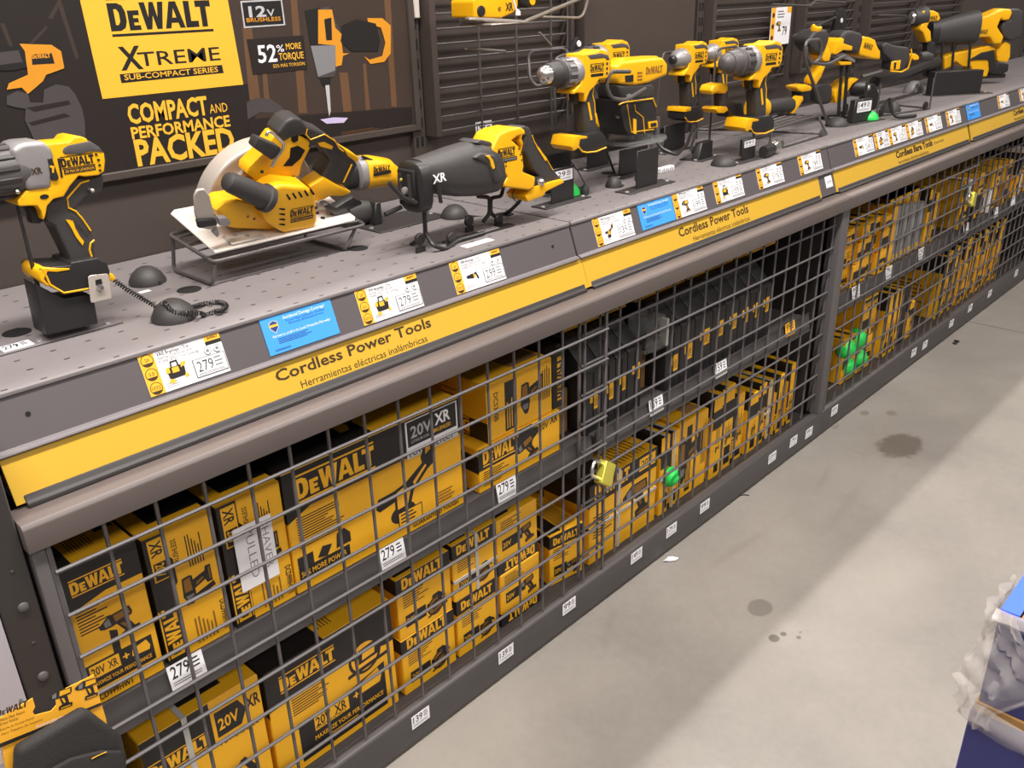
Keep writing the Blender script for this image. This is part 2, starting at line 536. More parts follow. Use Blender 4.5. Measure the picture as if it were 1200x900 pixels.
BAYS = [0.272, 1.5, 2.77, 4.022, 5.27, 6.52, 7.77]
YB = 0.587          # back panels
ZD = 1.02           # top of the display deck
LIPQ, LIPD = V((0, .06, .945)), V((0, .025, .072)).normalized()
LIPN = V((0, -.072, .025)).normalized()
LIPH = 0.0762
def lipm(x, v=0.0, out=0.0):
    """frame on the sloping price rail: u along the shelf, v up the slope, n outwards"""
    p = LIPQ + LIPD * (v * LIPH) + LIPN * out
    return M4(((1, 0, 0, x), (0, LIPD[1], LIPN[1], p[1]), (0, LIPD[2], LIPN[2], p[2]), (0, 0, 0, 1)))

ordn = ['first', 'second', 'third', 'fourth', 'fifth', 'sixth', 'seventh', 'eighth', 'ninth', 'tenth', 'eleventh', 'twelfth',
        'thirteenth', 'fourteenth', 'fifteenth', 'sixteenth', 'seventeenth', 'eighteenth', 'nineteenth', 'twentieth']

# display decks: one per bay
deck_lab = ['grey perforated display deck carrying the circular saw and left hammer drill',
            'grey perforated display deck under the chuck drills and clear based router',
            'grey perforated display deck behind the first bare tools sign',
            'grey perforated display deck at the second bare tools sign, far right',
            'grey perforated display deck beyond the big reciprocating saw', 'farthest grey perforated display deck']
for i in range(6):
    x0, x1 = BAYS[i] + .003, BAYS[i + 1] - .003
    t = thing('display_deck', (0, 0, 0), deck_lab[i], 'shelf')
    g = G()
    g.xprism([(.080, 1.012), (.080, 1.018), (.084, 1.02), (YB - .004, 1.02), (YB - .004, 1.012)], x0, x1, 'deck', .001, 1)
    g.obj('deck_plate', t)
    g = G()
    # price rail: sloping panel with a nose above and a ridge below
    g.xprism([(.0835, 1.0118), (.0588, .941), (.066, .938), (.0915, 1.0118)], x0, x1, 'lip', 0)
    g.xprism([(.061, .9475), (.052, .9455), (.050, .941), (.054, .938), (.062, .938)], x0, x1, 'steel', .001, 1)
    g.obj('price_rail', t)
    g = G()
    for px in (x0, x1 - .03):
        g.box2(px, px + .03, .09, YB - .005, .955, 1.0118, 'darker')
    g.obj('deck_bracket', t)
    if i < 3:
        for hx, hy in ([(.41, .315), (.70, .303), (1.065, .285), (1.465, .25)], [(2.0, .36), (2.3, .3)], [(3.3, .36)])[i]:
            g = G()
            g.lathe((hx, hy, 1.0195), (0, 0, 1), [(0, .0215), (.0012, .0215)], 'hole', 28)
            g.obj('cable_hole', t)
    if i == 0:
        for hx, v in ((.33, .52), (1.43, .5)):
            g = G(lipm(hx, v))
            g.lathe((0, 0, -.001), (0, 0, 1), [(0, .0035), (.0018, .0035)], 'hole', 14)
            g.obj('screw_hole', t)

# yellow sign strips
def strip(x0, x1, label, title, sub, tx, sx, small=None):
    t = thing('sign_strip', ((x0 + x1) / 2, .05, .878), label, 'sign')
    t0 = t.location.copy()
    inv = M4.Translation(-t0)
    g = G(inv @ lipm(0))
    g.box2(x0, x1, -.0745, -.002, -.004, .0005, 'sign')
    g.obj('sign_panel', t)
    g = G(inv)
    g.xprism([(.028, .868), (.028, .8745), (.034, .8765), (.0365, .8845), (.047, .8845), (.047, .868)], x0 + .012, x1 - .012, 'darker', .001, 1)
    g.obj('strip_channel', t)
    g = G()
    if title:
        f = Face(g, inv @ lipm(0), 1, 1, .0008)
        f.text(title, 'ink', tx, -.0365 if tx < 1 else -.038, .0185 if tx < 1 else .0215, 0, .345, .036 if small is None else .075)
        f.text(sub, 'ink', sx, -.0605, .0125, 0, .285, -.002)
        if small: f.text(small, 'ink', tx + .36, -.0365, .009, 0, .1, 0)
        g.obj('lettering', t, flat=True)
strip(.276, 1.51, 'long yellow sign strip reading Cordless Power Tools under the blue card, nearest to the camera', 'Cordless Power Tools', 'Herramientas el\u00e9ctricas inal\u00e1mbricas', .701, .742)
strip(1.511, 2.672, 'yellow sign strip reading Cordless Power Tools, second along the shelf', 'Cordless Power Tools', 'Herramientas el\u00e9ctricas inal\u00e1mbricas', 1.893, 1.95)
strip(2.777, 4.008, "yellow sign strip reading Cordless Bare Tools, nearer of the two", "Cordless Bare Tools", "Herramientas el\u00e9ctricas inal\u00e1mbricas", 3.27, 3.28, "(Tools Only)")
strip(4.03, 5.25, 'yellow sign strip reading Cordless Bare Tools at the right edge, farther of the two', 'Cordless Bare Tools', 'Herramientas el\u00e9ctricas inal\u00e1mbricas', 4.6, 4.6, '(Tools Only)')
g = G()
gm = lipm(0)
g.X = gm
g.box2(2.672, 2.776, -.0745, -.002, -.006, -.001, 'lip')
g.obj('strip_filler', label='short grey filler plate between two yellow sign strips', cat='shelf trim')
g = G(lipm(2.715, -.68, 0))
g.box2(0, .045, 0, .036, -.0005, .0006, 'white')
f = Face(g, M4(), .045, .036, .0006)
f.lines('pk', .15, .35, .9, .7, 9, True)
g.obj('barcode_sticker', label='small white barcode sticker on the grey filler between the yellow strips', cat='sticker')

# ------------------------------------------------------------------ cage
CF = [(.267, 2.79), (2.79, 5.31), (5.31, 7.83)]
cage_lab = ['grey steel cage frame with ledge and kick plate, nearest section under the power tools signs',
            'grey steel cage frame with ledge and kick plate under the bare tools signs', 'farthest grey steel cage frame at the right edge']
ZS, ZB = .485, .085      # shelf surfaces inside
for i, (x0, x1) in enumerate(CF):
    t = thing('security_cage', (0, 0, 0), cage_lab[i], 'cage')
    g = G()
    g.xprism([(-.012, .823), (-.012, .860), (-.007, .866), (.043, .868), (.043, .823)], x0 - (.004 if i == 0 else -.001), x1, 'rail', .002, 2)
    g.obj('top_rail', t)
    for j, (a, b) in enumerate(((x0, x0 + .018), (x1 - .034, x1))):
        g = G()
        g.box2(a, b, -.004, .04, .1, .8229, 'cage', .002)
        g.obj('post', t)
    g = G()
    g.xprism([(-.006, .012), (-.006, .094), (-.001, .1), (.02, .1), (.02, .012)], x0, x1, 'kick', .0015, 1)
    g.xprism([(.0201, .0), (.0201, .095), (.034, .095), (.034, .0)], x0, x1, 'darker', 0)
    g.xprism([(.006, .0), (.006, .0119), (.0199, .0119), (.0199, .0)], x0, x1, 'darker', 0)
    g.xprism([(.0345, .07), (.0345, ZB + .001), (.037, ZB + .001), (.037, .07)], x0 + .02, x1 - .035, 'kick', 0)
    g.obj('kick_plate', t)
    g = G()
    g.box2(x0 + .02, x1 - .035, .038, .56, .055, ZB, 'darker')
    g.obj('bottom_shelf', t)
    g = G()
    g.box2(x0, x1 - .001, .562, .578, .055, .93, 'darker')
    g.obj('rear_panel', t)
    for n_, xs in enumerate((x0 + .019, (x0 + x1) / 2 - .006, x1 - .04)):
        g = G()
        g.box2(xs, xs + .006, (.30 if n_ == 1 else .05), .56, ZB + .0005, .862, 'darker')
        g.obj('side_panel', t)
# middle shelves
for i in range(4):
    x0, x1 = [(.2935, 1.515), (1.535, 2.66), (2.817, 4.03), (4.053, 5.26)][i]
    t = thing('cage_shelf', ((x0 + x1) / 2, .04, ZS - .04),
              ['grey shelf inside the cage under the big grinder carton', 'grey shelf inside the cage under the row of black cases',
               'grey shelf inside the cage behind the far post, holding small stacked cartons', 'farthest grey shelf inside the cage'][i], 'shelf')
    inv = M4.Translation(-t.location)
    g = G(inv)
    g.box2(x0, x1, .032, .55, ZS - .02, ZS, 'kick', .001, 1)
    g.obj('shelf_plate', t)
    g = G(inv)
    g.xprism([(.018, .437), (.028, .499), (.0315, .499), (.0315, .437)], x0, x1, 'kick', .001, 1)
    g.obj('shelf_lip', t)

# wire doors
def door(x0, x1, y, label, n=None):
    t = thing('wire_gate', ((x0 + x1) / 2, y, .1), label, 'wire gate')
    inv = M4.Translation(-t.location)
    g = G(inv)
    r = .0033
    n = round((x1 - x0) / .0780)
    for k in range(1, n):
        x = x0 + (x1 - x0) * k / n
        g.tube([(x, y, .108), (x, y, .822)], r, 'cage', 6)
    for k in range(9):
        z = .776 - .075 * k
        g.tube([(x0, y - .006, z), (x1, y - .006, z)], r, 'cage', 6)
    g.obj('wire_mesh', t)
    for x in (x0, x1):
        g = G(inv)
        g.box2(x - .004, x + .004, y - .003, y + .003, .104, .8225, 'cage', .001, 1)
        g.obj('gate_stile', t)
door(.290, 1.537, .003, 'wire mesh cage door in front of the big grinder carton, left of the brass padlock')
door(1.459, 2.748, .019, 'wire mesh cage door in front of the black cases')
door(2.814, 4.05, .003, 'wire mesh cage door in front of the green domes, right of the cage post')
door(3.94, 5.268, .019, 'wire mesh cage door at the right edge, right of the far padlock')
door(5.34, 6.58, .003, 'farthest wire mesh cage door')

# padlocks
def padlock(x, z, label, ang):
    t = thing('padlock', (x, -.024, z), label, 'padlock', rot=(R(-14), R(ang), R(18)))
    g = G()
    g.box((0, 0, -.026), (.058, .025, .048), 'brass', .004, 3)
    g.obj('lock_body', t)
    g = G()
    g.tube(round_path([(-.019, 0, -.003), (-.019, 0, .036), (.019, 0, .036), (.019, 0, -.003)], .019, 6), .0046, 'chrome', 8)
    g.obj('shackle', t)
    g = G()
    g.lathe((0, 0, -.0505), (0, 0, 1), [(0, .006), (.001, .006)], 'hole', 12)
    g.obj('keyhole', t)
padlock(1.487, .428, 'brass padlock on the wire doors in front of the big drill carton', -52)
padlock(3.952, .655, 'brass padlock on the far wire doors by the silver packs', -72)

# ------------------------------------------------------------------ back wall of the shelving
for i in range(6):
    x0, x1 = BAYS[i] + (.02 if i else -.6), BAYS[i + 1] - .02
    g = G()
    g.box2(x0, x1, YB, YB + .012, .0, 2.1, 'dark')
    g.obj('back_panel', label=['dark grey back panel behind the large printed banner', 'dark grey back panel behind the chuck drills and wire rack',
          'dark grey back panel with price card behind the wire tray', 'dark grey back panel behind the far reciprocating saw',
          'dark grey back panel at the right edge', 'farthest dark grey back panel'][i], cat='panel')
up_lab = ['dark slotted upright right of the printed banner', 'dark slotted upright behind the impact driver', 'dark slotted upright behind the far drill',
          'dark slotted upright at the far right', 'farthest dark slotted upright']
for i in range(5):
    x = BAYS[i + 1]
    t = thing('slotted_upright', (x, YB, 1.0), up_lab[i], 'upright')
    g = G()
    g.box2(-.0199, .0199, -.012, .012, .022, 1.1, 'dark', .001, 1)
    g.obj('upright_channel', t)
    g = G()
    for k in range(22):
        for dx in (-.008, .008):
            g.box((dx, -.0125, .06 + .046 * k), (.008, .002, .024), 'hole')
    g.obj('slots', t)
# horizontal-wire display grids
def rack(x0, x1, z0, z1, label, extra=()):
    t = thing('wire_rack', ((x0 + x1) / 2, YB - .03, z0), label, 'wire rack')
    inv = M4.Translation(-t.location)
    y = YB - .03
    g = G(inv)
    g.box2(x0, x0 + .022, y - .012, YB + .0002, z0 - .012, z1, 'dark', .002, 1)
    g.obj('rack_side', t)
    g = G(inv)
    g.box2(x1 - .012, x1, y - .012, YB + .0002, z0 - .012, z1, 'dark', .002, 1)
    g.obj('rack_side', t)
    g = G(inv)
    n = int((z1 - z0) / .0345)
    for k in range(n):
        z = z0 + .0345 * k
        g.tube([(x0 + .02, y, z), (x1 - .011, y, z)], .0028, 'wire', 6)
    for xx, zz in extra:
        g.tube([(xx, y - .005, z1), (xx, y - .005, zz)], .003, 'wire', 6)
    g.obj('rack_wires', t)
rack(1.53, 2.07, 1.172, 2.0, 'dark wire rack right of the banner behind the reciprocating saw', ((1.70, 1.09), (1.84, 1.08), (1.98, 1.06), (2.05, 1.06)))
rack(2.80, 3.36, 1.17, 2.0, 'dark wire rack behind the big chuck drill')
rack(3.46, 3.93, 1.172, 2.0, 'dark wire rack behind the oscillating tool')
rack(4.06, 4.6, 1.19, 2.0, 'dark wire rack behind the far small drill')
rack(4.66, 5.2, 1.19, 2.0, 'farthest dark wire rack')
g = G()
g.box2(2.125, 2.70, YB - .035, YB - .001, 1.06, 2.08, 'dark', .003, 1)
g.obj('panel_box', label='flat dark panel between two wire racks behind the impact driver', cat='panel')

# left end: dark upright with bolts, white panel beyond
t = thing('end_upright', (.2375, .02, 0), 'dark upright with round bolts at the left end of the cage', 'upright')
g = G()
g.prism([(-.024, 0), (.0235, 0), (.0235, 1.005), (-.024, 1.005)], -.016, .5, 'darker', .002, 1)
g.obj('upright_plate', t)
for k, (dx, z) in enumerate(((.004, .742), (.002, .622), (.003, .68), (.004, .80), (.0, .86))):
    g = G()
    g.lathe((dx, -.016, z), (0, -1, 0), [(0, .0075), (.003, .0065), (.0048, .003), (.005, .0005)] if k < 2 else [(0, .003), (.001, .002)], 'darker' if k > 1 else 'dgun', 16)
    g.obj('bolt', t)
g = G()
g.box2(-.3, .211, .0, .02, .02, .80, 'board', .002)
g.obj('white_board', label='plain pale panel left of the dark bolted upright', cat='panel')

# ------------------------------------------------------------------ banner
t = thing('banner', (.9, YB - .012, 1.185), 'large printed banner with yellow block and drills, left on the back panel', 'banner')
inv = M4.Translation(-t.location)
bx0, bx1, bz0, bz1 = -.25, 1.483, 1.195, 2.0
y = YB - .014
g = G(inv)
g.box2(bx0, bx1, y, y + .008, bz0, bz1, 'ban')
g.obj('banner_sheet', t)
g = G(inv)
for a in ((bx0 - .01, bx1 + .02, bz0 - .014, bz0 + .002), (bx0 - .01, bx1 + .02, bz1, bz1 + .016)):
    g.box2(a[0], a[1], y - .006, y + .010, a[2], a[3], 'dark', .002, 1)
g.box2(bx1, bx1 + .02, y - .0062, y + .010, bz0 - .014, bz1 + .016, 'dark', .002, 1)
g.obj('banner_frame', t)
def B(px, py):
    p = hit(px, py, 1, y)
    return ((p[0] - bx0) / (bx1 - bx0), (p[2] - bz0) / (bz1 - bz0))
g = G()
f = face_of(g, 'front', bx0, bx1, y, y + .008, bz0, bz1)
f.st = .00003
f.F = inv @ f.F
def bpoly(k, pts, ox=0, oy=0, s=1): f.poly(k, [B(ox + a / s, oy + b / s) for a, b in pts])
W_, H_ = bx1 - bx0, bz1 - bz0
# left dark zone, planks of the background
bpoly('ban2', [(-80, -40), (88, -20), (125, 115), (290, 98), (310, 184), (120, 210), (-80, 250)])
for q in ([(0, 110), (20, 108), (60, 215), (45, 220)], [(270, 20), (290, 15), (370, 270), (355, 280)], [(140, 200), (215, 120), (225, 130), (150, 210)], [(225, 85), (275, -5), (290, 5), (245, 90)]):
    bpoly('ban', q, 0, 0, 4)
for q in ([(335, 130), (380, 130), (420, 470), (370, 470)], [(560, -20), (590, -20), (640, 530), (600, 530)], [(790, 340), (830, 340), (850, 530), (810, 530)], [(430, 340), (450, 340), (470, 520), (440, 520)],
          [(900, 300), (915, 300), (935, 520), (915, 520)], [(1000, 0), (1030, 0), (1060, 500), (1035, 500)], [(330, -30), (345, -30), (360, 180), (340, 180)]):
    bpoly('ban3', q, 200, 0, 4)
bpoly('ban2', [(360, 560), (1130, 500), (1135, 620), (370, 700)], 200, 0, 4)
bpoly('glove', [(355, 480), (400, 458), (470, 465), (520, 500), (540, 530), (530, 560), (480, 530), (420, 525), (360, 560)], 200, 0, 4)
# yellow block with brand and series
bpoly('banY', [(84, -42), (120, 116), (285, 99), (258, -48)])
def BL(px, py): return B(px, py)
def along(p, q):
    a, b = B(*p), B(*q)
    return a, (b[0] - a[0]) * W_
a, w = along((130.5, 37), (249, 28))
f.logo('pk', a[0], a[1], w, 0, True, 1.12)
a, w = along((142, 82), (184, 79))
f.text('X', 'pk', a[0], a[1], 0.0390, 0, w * .62, .05)
a, w = along((163, 78), (259, 73))
f.text('TREME', 'pk', a[0], a[1], 0.0248, 0, w, .012)
a0, a1 = B(143, 97), B(261, 77)
bpoly('pk', [(140, 87), (260, 76), (262, 85.5), (142, 97.5)])
a, w = along((146, 94), (256, 86))
f.text('SUB-COMPACT SERIES', 'banY', a[0], a[1], 0.0097, 0, w, .02)
a, w = along((151.5, 145), (244, 131))
f.text('COMPACT', 'banY', a[0], a[1], 0.0338, 0, w, .06)
a, w = along((246, 132), (267, 131))
f.text('AND', 'banY', a[0], a[1] - .002, 0.0173, 0, w, .0)
a, w = along((155, 163), (270, 147))
f.text('PERFORMANCE', 'banY', a[0], a[1], 0.0210, 0, w, .05)
a, w = along((161.5, 194), (276, 176))
f.text('PACKED', 'banY', a[0], a[1], 0.0465, 0, w, .06)
# 12V badge and torque claim
bpoly('lgrey', [(325, 5), (520, -5), (537, 118), (343, 132)], 200, 0, 4)
bpoly('pk', [(333, 12), (515, 2), (529, 112), (349, 124)], 200, 0, 4)
a, w = along((292, 20), (312, 18))
f.text('12', 'lgrey', a[0], a[1], 0.0195, 0, w, .05)
a, w = along((313, 19), (322, 18))
f.text('V', 'lgrey', a[0], a[1], 0.0128, 0, w, .03)
a, w = along((289, 26), (329, 24))
f.text('BRUSHLESS', 'banO', a[0], a[1], 0.0075, 0, w, .03)
bpoly('ban2', [(355, 185), (620, 165), (640, 325), (385, 350)], 200, 0, 4)
a, w = along((303, 73.5), (325, 71))
f.text('52', 'white', a[0], a[1], 0.0330, 0, w, .03)
a, w = along((324, 61), (333, 60))
f.text('%', 'white', a[0], a[1], 0.0135, 0, w, .0)
a, w = along((335, 58), (353, 57))
f.text('MORE', 'banY', a[0], a[1], 0.0120, 0, w, .02)
a, w = along((327, 70.5), (356, 69))
f.text('TORQUE', 'banY', a[0], a[1], 0.0135, 0, w, .02)
a, w = along((320, 79.5), (357, 76))
f.text('52% M\u00c1S TORSI\u00d3N', 'banY', a[0], a[1], 0.0067, 0, w, .0)
# printed drill pointing down (right of the banner)
bpoly('glove', [(630, 50), (740, 30), (800, 160), (800, 180), (780, 320), (765, 360), (690, 365), (660, 220)], 200, 0, 4)
bpoly('pk', [(628, 50), (700, 35), (715, 210), (655, 215)], 200, 0, 4)
bpoly('banO', [(690, 45), (755, 45), (770, 130), (800, 160), (790, 215), (690, 205)], 200, 0, 4)
bpoly('mgrey', [(655, 215), (772, 212), (770, 330), (690, 360)], 200, 0, 4)
bpoly('pk', [(718, 90), (752, 82), (755, 188), (728, 190)], 200, 0, 4)
bpoly('banO', [(770, 170), (800, 200), (806, 250), (836, 250), (806, 262), (800, 305), (772, 312)], 200, 0, 4)
bpoly('banO', [(905, 262), (935, 300), (1000, 290), (1030, 250), (1030, 120), (990, 85), (920, 85), (925, 110), (985, 130), (1005, 200), (990, 262), (930, 280)], 200, 0, 4)
bpoly('pk', [(800, 120), (870, 90), (960, 110), (980, 190), (970, 240), (850, 240), (800, 200)], 200, 0, 4)
bpoly('pk', [(700, 370), (750, 365), (745, 400), (712, 402)], 200, 0, 4)
bpoly('lgrey', [(723, 400), (742, 398), (749, 520), (742, 545), (737, 520)], 200, 0, 4)
bpoly('spark', [(700, 560), (760, 550), (830, 552), (810, 575), (730, 580)], 200, 0, 4)
f.lines('ban3', *B(400, 160), *B(455, 146), 3)
# printed glove and drill (left of the banner)
bpoly('pk', [(-40, 225), (60, 215), (120, 210), (150, 310), (60, 330), (-40, 330)], 0, 0, 4)
bpoly('glove', [(-40, 250), (85, 235), (105, 290), (-40, 310)], 0, 0, 4)
bpoly('banO', [(90, 205), (240, 210), (285, 240), (300, 320), (215, 350), (200, 380), (130, 440), (100, 410), (30, 420), (40, 390), (130, 350), (115, 240)], 0, 0, 4)
bpoly('pk', [(145, 255), (240, 248), (255, 298), (150, 304)], 0, 0, 4)
a, w = along((37.5, 69), (60, 67))
f.logo('banO', a[0], a[1], w * .95, 0, False, 1.2)
bpoly('glove', [(30, 450), (80, 425), (130, 440), (140, 480), (200, 480), (205, 420), (260, 395), (320, 405), (350, 440), (380, 500), (395, 560), (400, 650), (330, 700), (160, 660), (115, 560), (120, 510), (60, 500), (30, 490)], 0, 0, 4)
bpoly('ban2', [(120, 505), (150, 500), (320, 470), (330, 490), (160, 525)], 0, 0, 4)
bpoly('ban2', [(130, 575), (300, 530), (330, 545), (150, 590)], 0, 0, 4)
g.obj('banner_print', t, flat=True)

# ------------------------------------------------------------------ price cards on the rail
def price_card(x, w, v0, price, pic, label, name='price_card', mir=False, sec=True):
    t = thing(name, lipm(x, v0, .0007).translation, label, 'price card')
    inv = M4.Translation(-t.location)
    Mx = inv @ lipm(x, v0, .0007)
    H = .064
    g = G(Mx)
    g.box2(0, w, 0, H, -.0005, .0005, 'white')
    f = Face(g, M4(), w, H, .0005)
    sw = .024 / w
    f.rect('orange', 0, 0, sw, 1)
    for k, tt in enumerate(('10T2', '5.0', '20')):
        cv = .16 + .34 * k
        for r, c in ((.0098, 'ink'), (.0086, 'orange')):
            f.poly(c, [(sw / 2 + a / w, cv + b / H) for a, b in circ(0, 0, r, 20)])
        f.poly('ink', [(sw / 2 + a / w, cv + b / H) for a, b in [(-.0082, -.004), (.0082, -.004), (.005, -.0085), (-.005, -.0085)]])
        f.text(tt, 'ink', sw / 2, cv - .03, .005, 0, None, .02, True)
    f.rect('orange', .80, .86, 1, 1)
    f.rect('pk', .80, .77, 1, .86)
    f.logo('ink', .84, .90, .018, 0, False, 1.2)
    if w > .12:
        f.text('XR\u00ae Brushless 1/2 in', 'pk', sw + .03, .87, .0052, 0, .052, .01)
        f.text('Hammer Drill/Driver with', 'mgrey', sw + .03, .78, .0048, 0, .056, .0)
        f.text('POWER DETECT Tool Technology', 'mgrey', sw + .03, .69, .0046, 0, .066, .0)
    else: f.lines('mgrey', sw + .03, .66, .7, .93, 3)
    f.lines('lgrey', sw + .03, .06, .42, .2, 3)
    pal = {'k': 'bk', 'y': 'orange', 'g': 'mgrey'}
    f.sil(pic, sw + .07, .14, .034, 0, mir, pal)
    for cu in (.80, .92):
        for r, c in ((.0062, 'pk'), (.0054, 'white')):
            f.poly(c, [(cu + a / w, .645 + b / H) for a, b in circ(0, 0, r, 16)])
        f.poly('mgrey', [(cu + a / w, .645 + b / H) for a, b in circ(0, 0, .0028, 8)])
    f.rect('pk', .58, .08, .99, .53)
    f.rect('white', .588, .095, .982, .515)
    f.text(price, 'pk', .62, .2, .0165, 0, .027, .0)
    f.lines('mgrey', .84, .2, .97, .48, 3)
    f.lines('pk', .61, .11, .95, .17, 2)
    g.obj('card', t, flat=True)
def blue_card(x, w, label):
    t = thing('info_card', lipm(x, .1, .0007).translation, label, 'info card')
    Mx = M4.Translation(-t.location) @ lipm(x, .1, .0007)
    H = .064
    g = G(Mx)
    g.box2(0, w, 0, H, -.0005, .0005, 'blue')
    f = Face(g, M4(), w, H, .0005)
    f.poly('lgrey', [(.1, .82), (.16, .87), (.22, .82), (.22, .66), (.16, .52), (.1, .66)])
    f.poly('navy', [(.11, .8), (.16, .85), (.21, .8), (.21, .67), (.16, .55), (.11, .67)])
    f.rect('orange', .1, .70, .22, .76)
    f.text('Accidental Damage Coverage\u00b9', 'white', .3, .82, .0052, 0, w * .6, .0)
    f.text('Protect Major Appliances, Handheld,', 'navy', .33, .73, .0042, 0, w * .56, .0)
    f.text('Electronics Breakdown & more', 'navy', .36, .65, .0042, 0, w * .5, .0)
    f.text('Ask how to enroll in the Lowe\u2019s Protection Plan today!', 'white', .1, .42, .0046, 0, w * .82, .0)
    f.lines('navy', .16, .22, .8, .38, 4)
    f.lines('navy', .08, .06, .3, .12, 2)
    g.obj('card', t, flat=True)
blue_card(.704, .142, 'sky blue info card on the price rail, nearest to the camera')
blue_card(1.752, .143, 'sky blue info card on the price rail left of a router price card')
blue_card(4.025, .155, 'farthest sky blue info card on the price rail')
for x, w, v, pr, pic, lb in (
        (.496, .134, .09, '279', 'bag', 'white price card reading 279 with a tool bag, left of the near blue card'),
        (.899, .144, .07, '279', 'bag', 'white price card reading 279 with a tool bag, right of the near blue card'),
        (1.130, .14, .06, '299', 'recip', 'white price card reading 299 under the near reciprocating saw'),
        (1.577, .144, .06, '139', 'grinder', 'white price card reading 139 with an angle grinder picture'),
        (1.899, .143, .1, '199', 'drill', 'white price card reading 199 touching the second blue card'),
        (2.092, .146, .14, '159', 'bag', 'white price card reading 159, second right of the second blue card'),
        (2.32, .148, .15, '179', 'drill', 'white price card reading 179, third right of the second blue card'),
        (2.57, .148, .16, '99', 'drill', 'white price card beside the seam of the decks, above the grey filler plate'),
        (2.957, .150, .16, '149', 'recip', 'white price card first after the deck seam, left of a close trio of cards'),
        (3.119, .120, .16, '99', 'saw', 'white price card leftmost of a close trio on the far rail'),
        (3.242, .150, .16, '129', 'drill', 'white price card middle of a close trio on the far rail'),
        (3.397, .148, .16, '149', 'saw', 'white price card rightmost of a close trio on the far rail'),
        (3.582, .16, .16, '119', 'recip', 'white price card second left of the far blue card'),
        (3.799, .150, .15, '129', 'drill', 'white price card just left of the far blue card'),
        (4.42, .152, .16, '149', 'recip', 'white price card first right of the far blue card'),
        (4.725, .16, .16, '99', 'drill', 'white price card at the right edge of the photo')):
    price_card(x, w, v, pr, pic, lb)
# price card on the back
t = thing('price_card', (3.20, YB - .041, 1.28), 'white price card hung on the wire rack behind the wire tray', 'price card')
g = G()
g.box2(0, .15, 0, .002, 0, .13, 'white')
f = face_of(g, 'front', 0, .15, 0, .002, 0, .13)
f.rect('orange', 0, 0, .2, 1)
for k in range(3): f.poly('ink', [(.1 + a / .15, .2 + .3 * k + b / .13) for a, b in circ(0, 0, .009, 14)])
f.rect('orange', .78, .84, 1, 1)
f.sil('drill', .26, .35, .04, 0, False, {'k': 'bk', 'y': 'orange', 'g': 'mgrey'})
f.text('79', 'pk', .6, .25, .03, 0, .035)
f.lines('mgrey', .3, .7, .75, .92, 3)
g.obj('card', t, flat=True)

# small shelf tags
def tag_sticker(px, py, y, text, label, w=.05, h=.034, k='white', name='price_tag', tilt=0):
    p = hit(px, py, 1, y)
    g = G()
    g.box2(-w / 2, w / 2, -.0004, .0004, -h / 2, h / 2, k)
    f = face_of(g, 'front', -w / 2, w / 2, -.0004, .0004, -h / 2, h / 2)
    f.text(text, 'pk', .08, .42, h * .5, 0, w * .52, .02)
    f.lines('pk', .68, .4, .95, .9, 3)
    f.lines('mgrey', .08, .1, .9, .3, 2)
    o = g.obj(name, None, label, 'price tag', loc=(p[0], y, p[2]), flat=True)
    if tilt: o.rotation_euler = (R(tilt), 0, 0)
    return o
pt = [(493, 841, '139'), (593, 766, '139'), (667, 710, '99'), (746, 651, '149'), (787, 621, '179'), (826, 593, '99'), (905, 536, '159'),
      (930, 517, '179'), (948, 507, '199'), (978, 481, '169'), (1071, 413, '99'), (1084, 404, '79'), (1115, 379, '99'), (1137, 361, '89'), (1160, 344, '99'), (1191, 320, '79')]
for i, (px, py, tx) in enumerate(pt):
    tag_sticker(px, py, -.0072, tx, 'white price tag on the kick plate, %s from the camera end' % ordn[i])
for i, (px, py, tx, lb) in enumerate(((219, 785, '279', 'white price tag on the shelf lip below the left drill carton'), (460, 649, '279', 'white price tag on the shelf lip below the grinder carton'),
                       (594, 573, '279', 'white price tag on the shelf lip below the two small stacked cartons'),
                       (769, 475, '159', 'white price tag on the shelf lip below the gap in the black cases'),
                       (845, 432, '159', 'white price tag on the shelf lip below the right black cases'),
                       (1003, 342, '99', 'white price tag on the far shelf lip, left of the others'), (1042, 319, '79', 'white price tag on the far shelf lip, second'),
                       (1080, 297, '129', 'white price tag on the far shelf lip under the silver packs'), (1132, 268, '99', 'white price tag on the far shelf lip just below the far padlock'),
                       (1167, 249, '99', 'white price tag on the far shelf lip, second right of the far padlock'), (1187, 235, '79', 'white price tag on the far shelf lip at the right edge'))):
    tag_sticker(px, py, .0195, tx, lb, .062, .044, tilt=-9)
tag_sticker(926, 385, .0195, '99', 'yellow price tag on the shelf lip near the cage post', .062, .044, 'card', tilt=-9)
tag_sticker(567, 152, YB - .0002, '199', 'white price tag on the back panel left of the reciprocating saw handle', .062, .045)

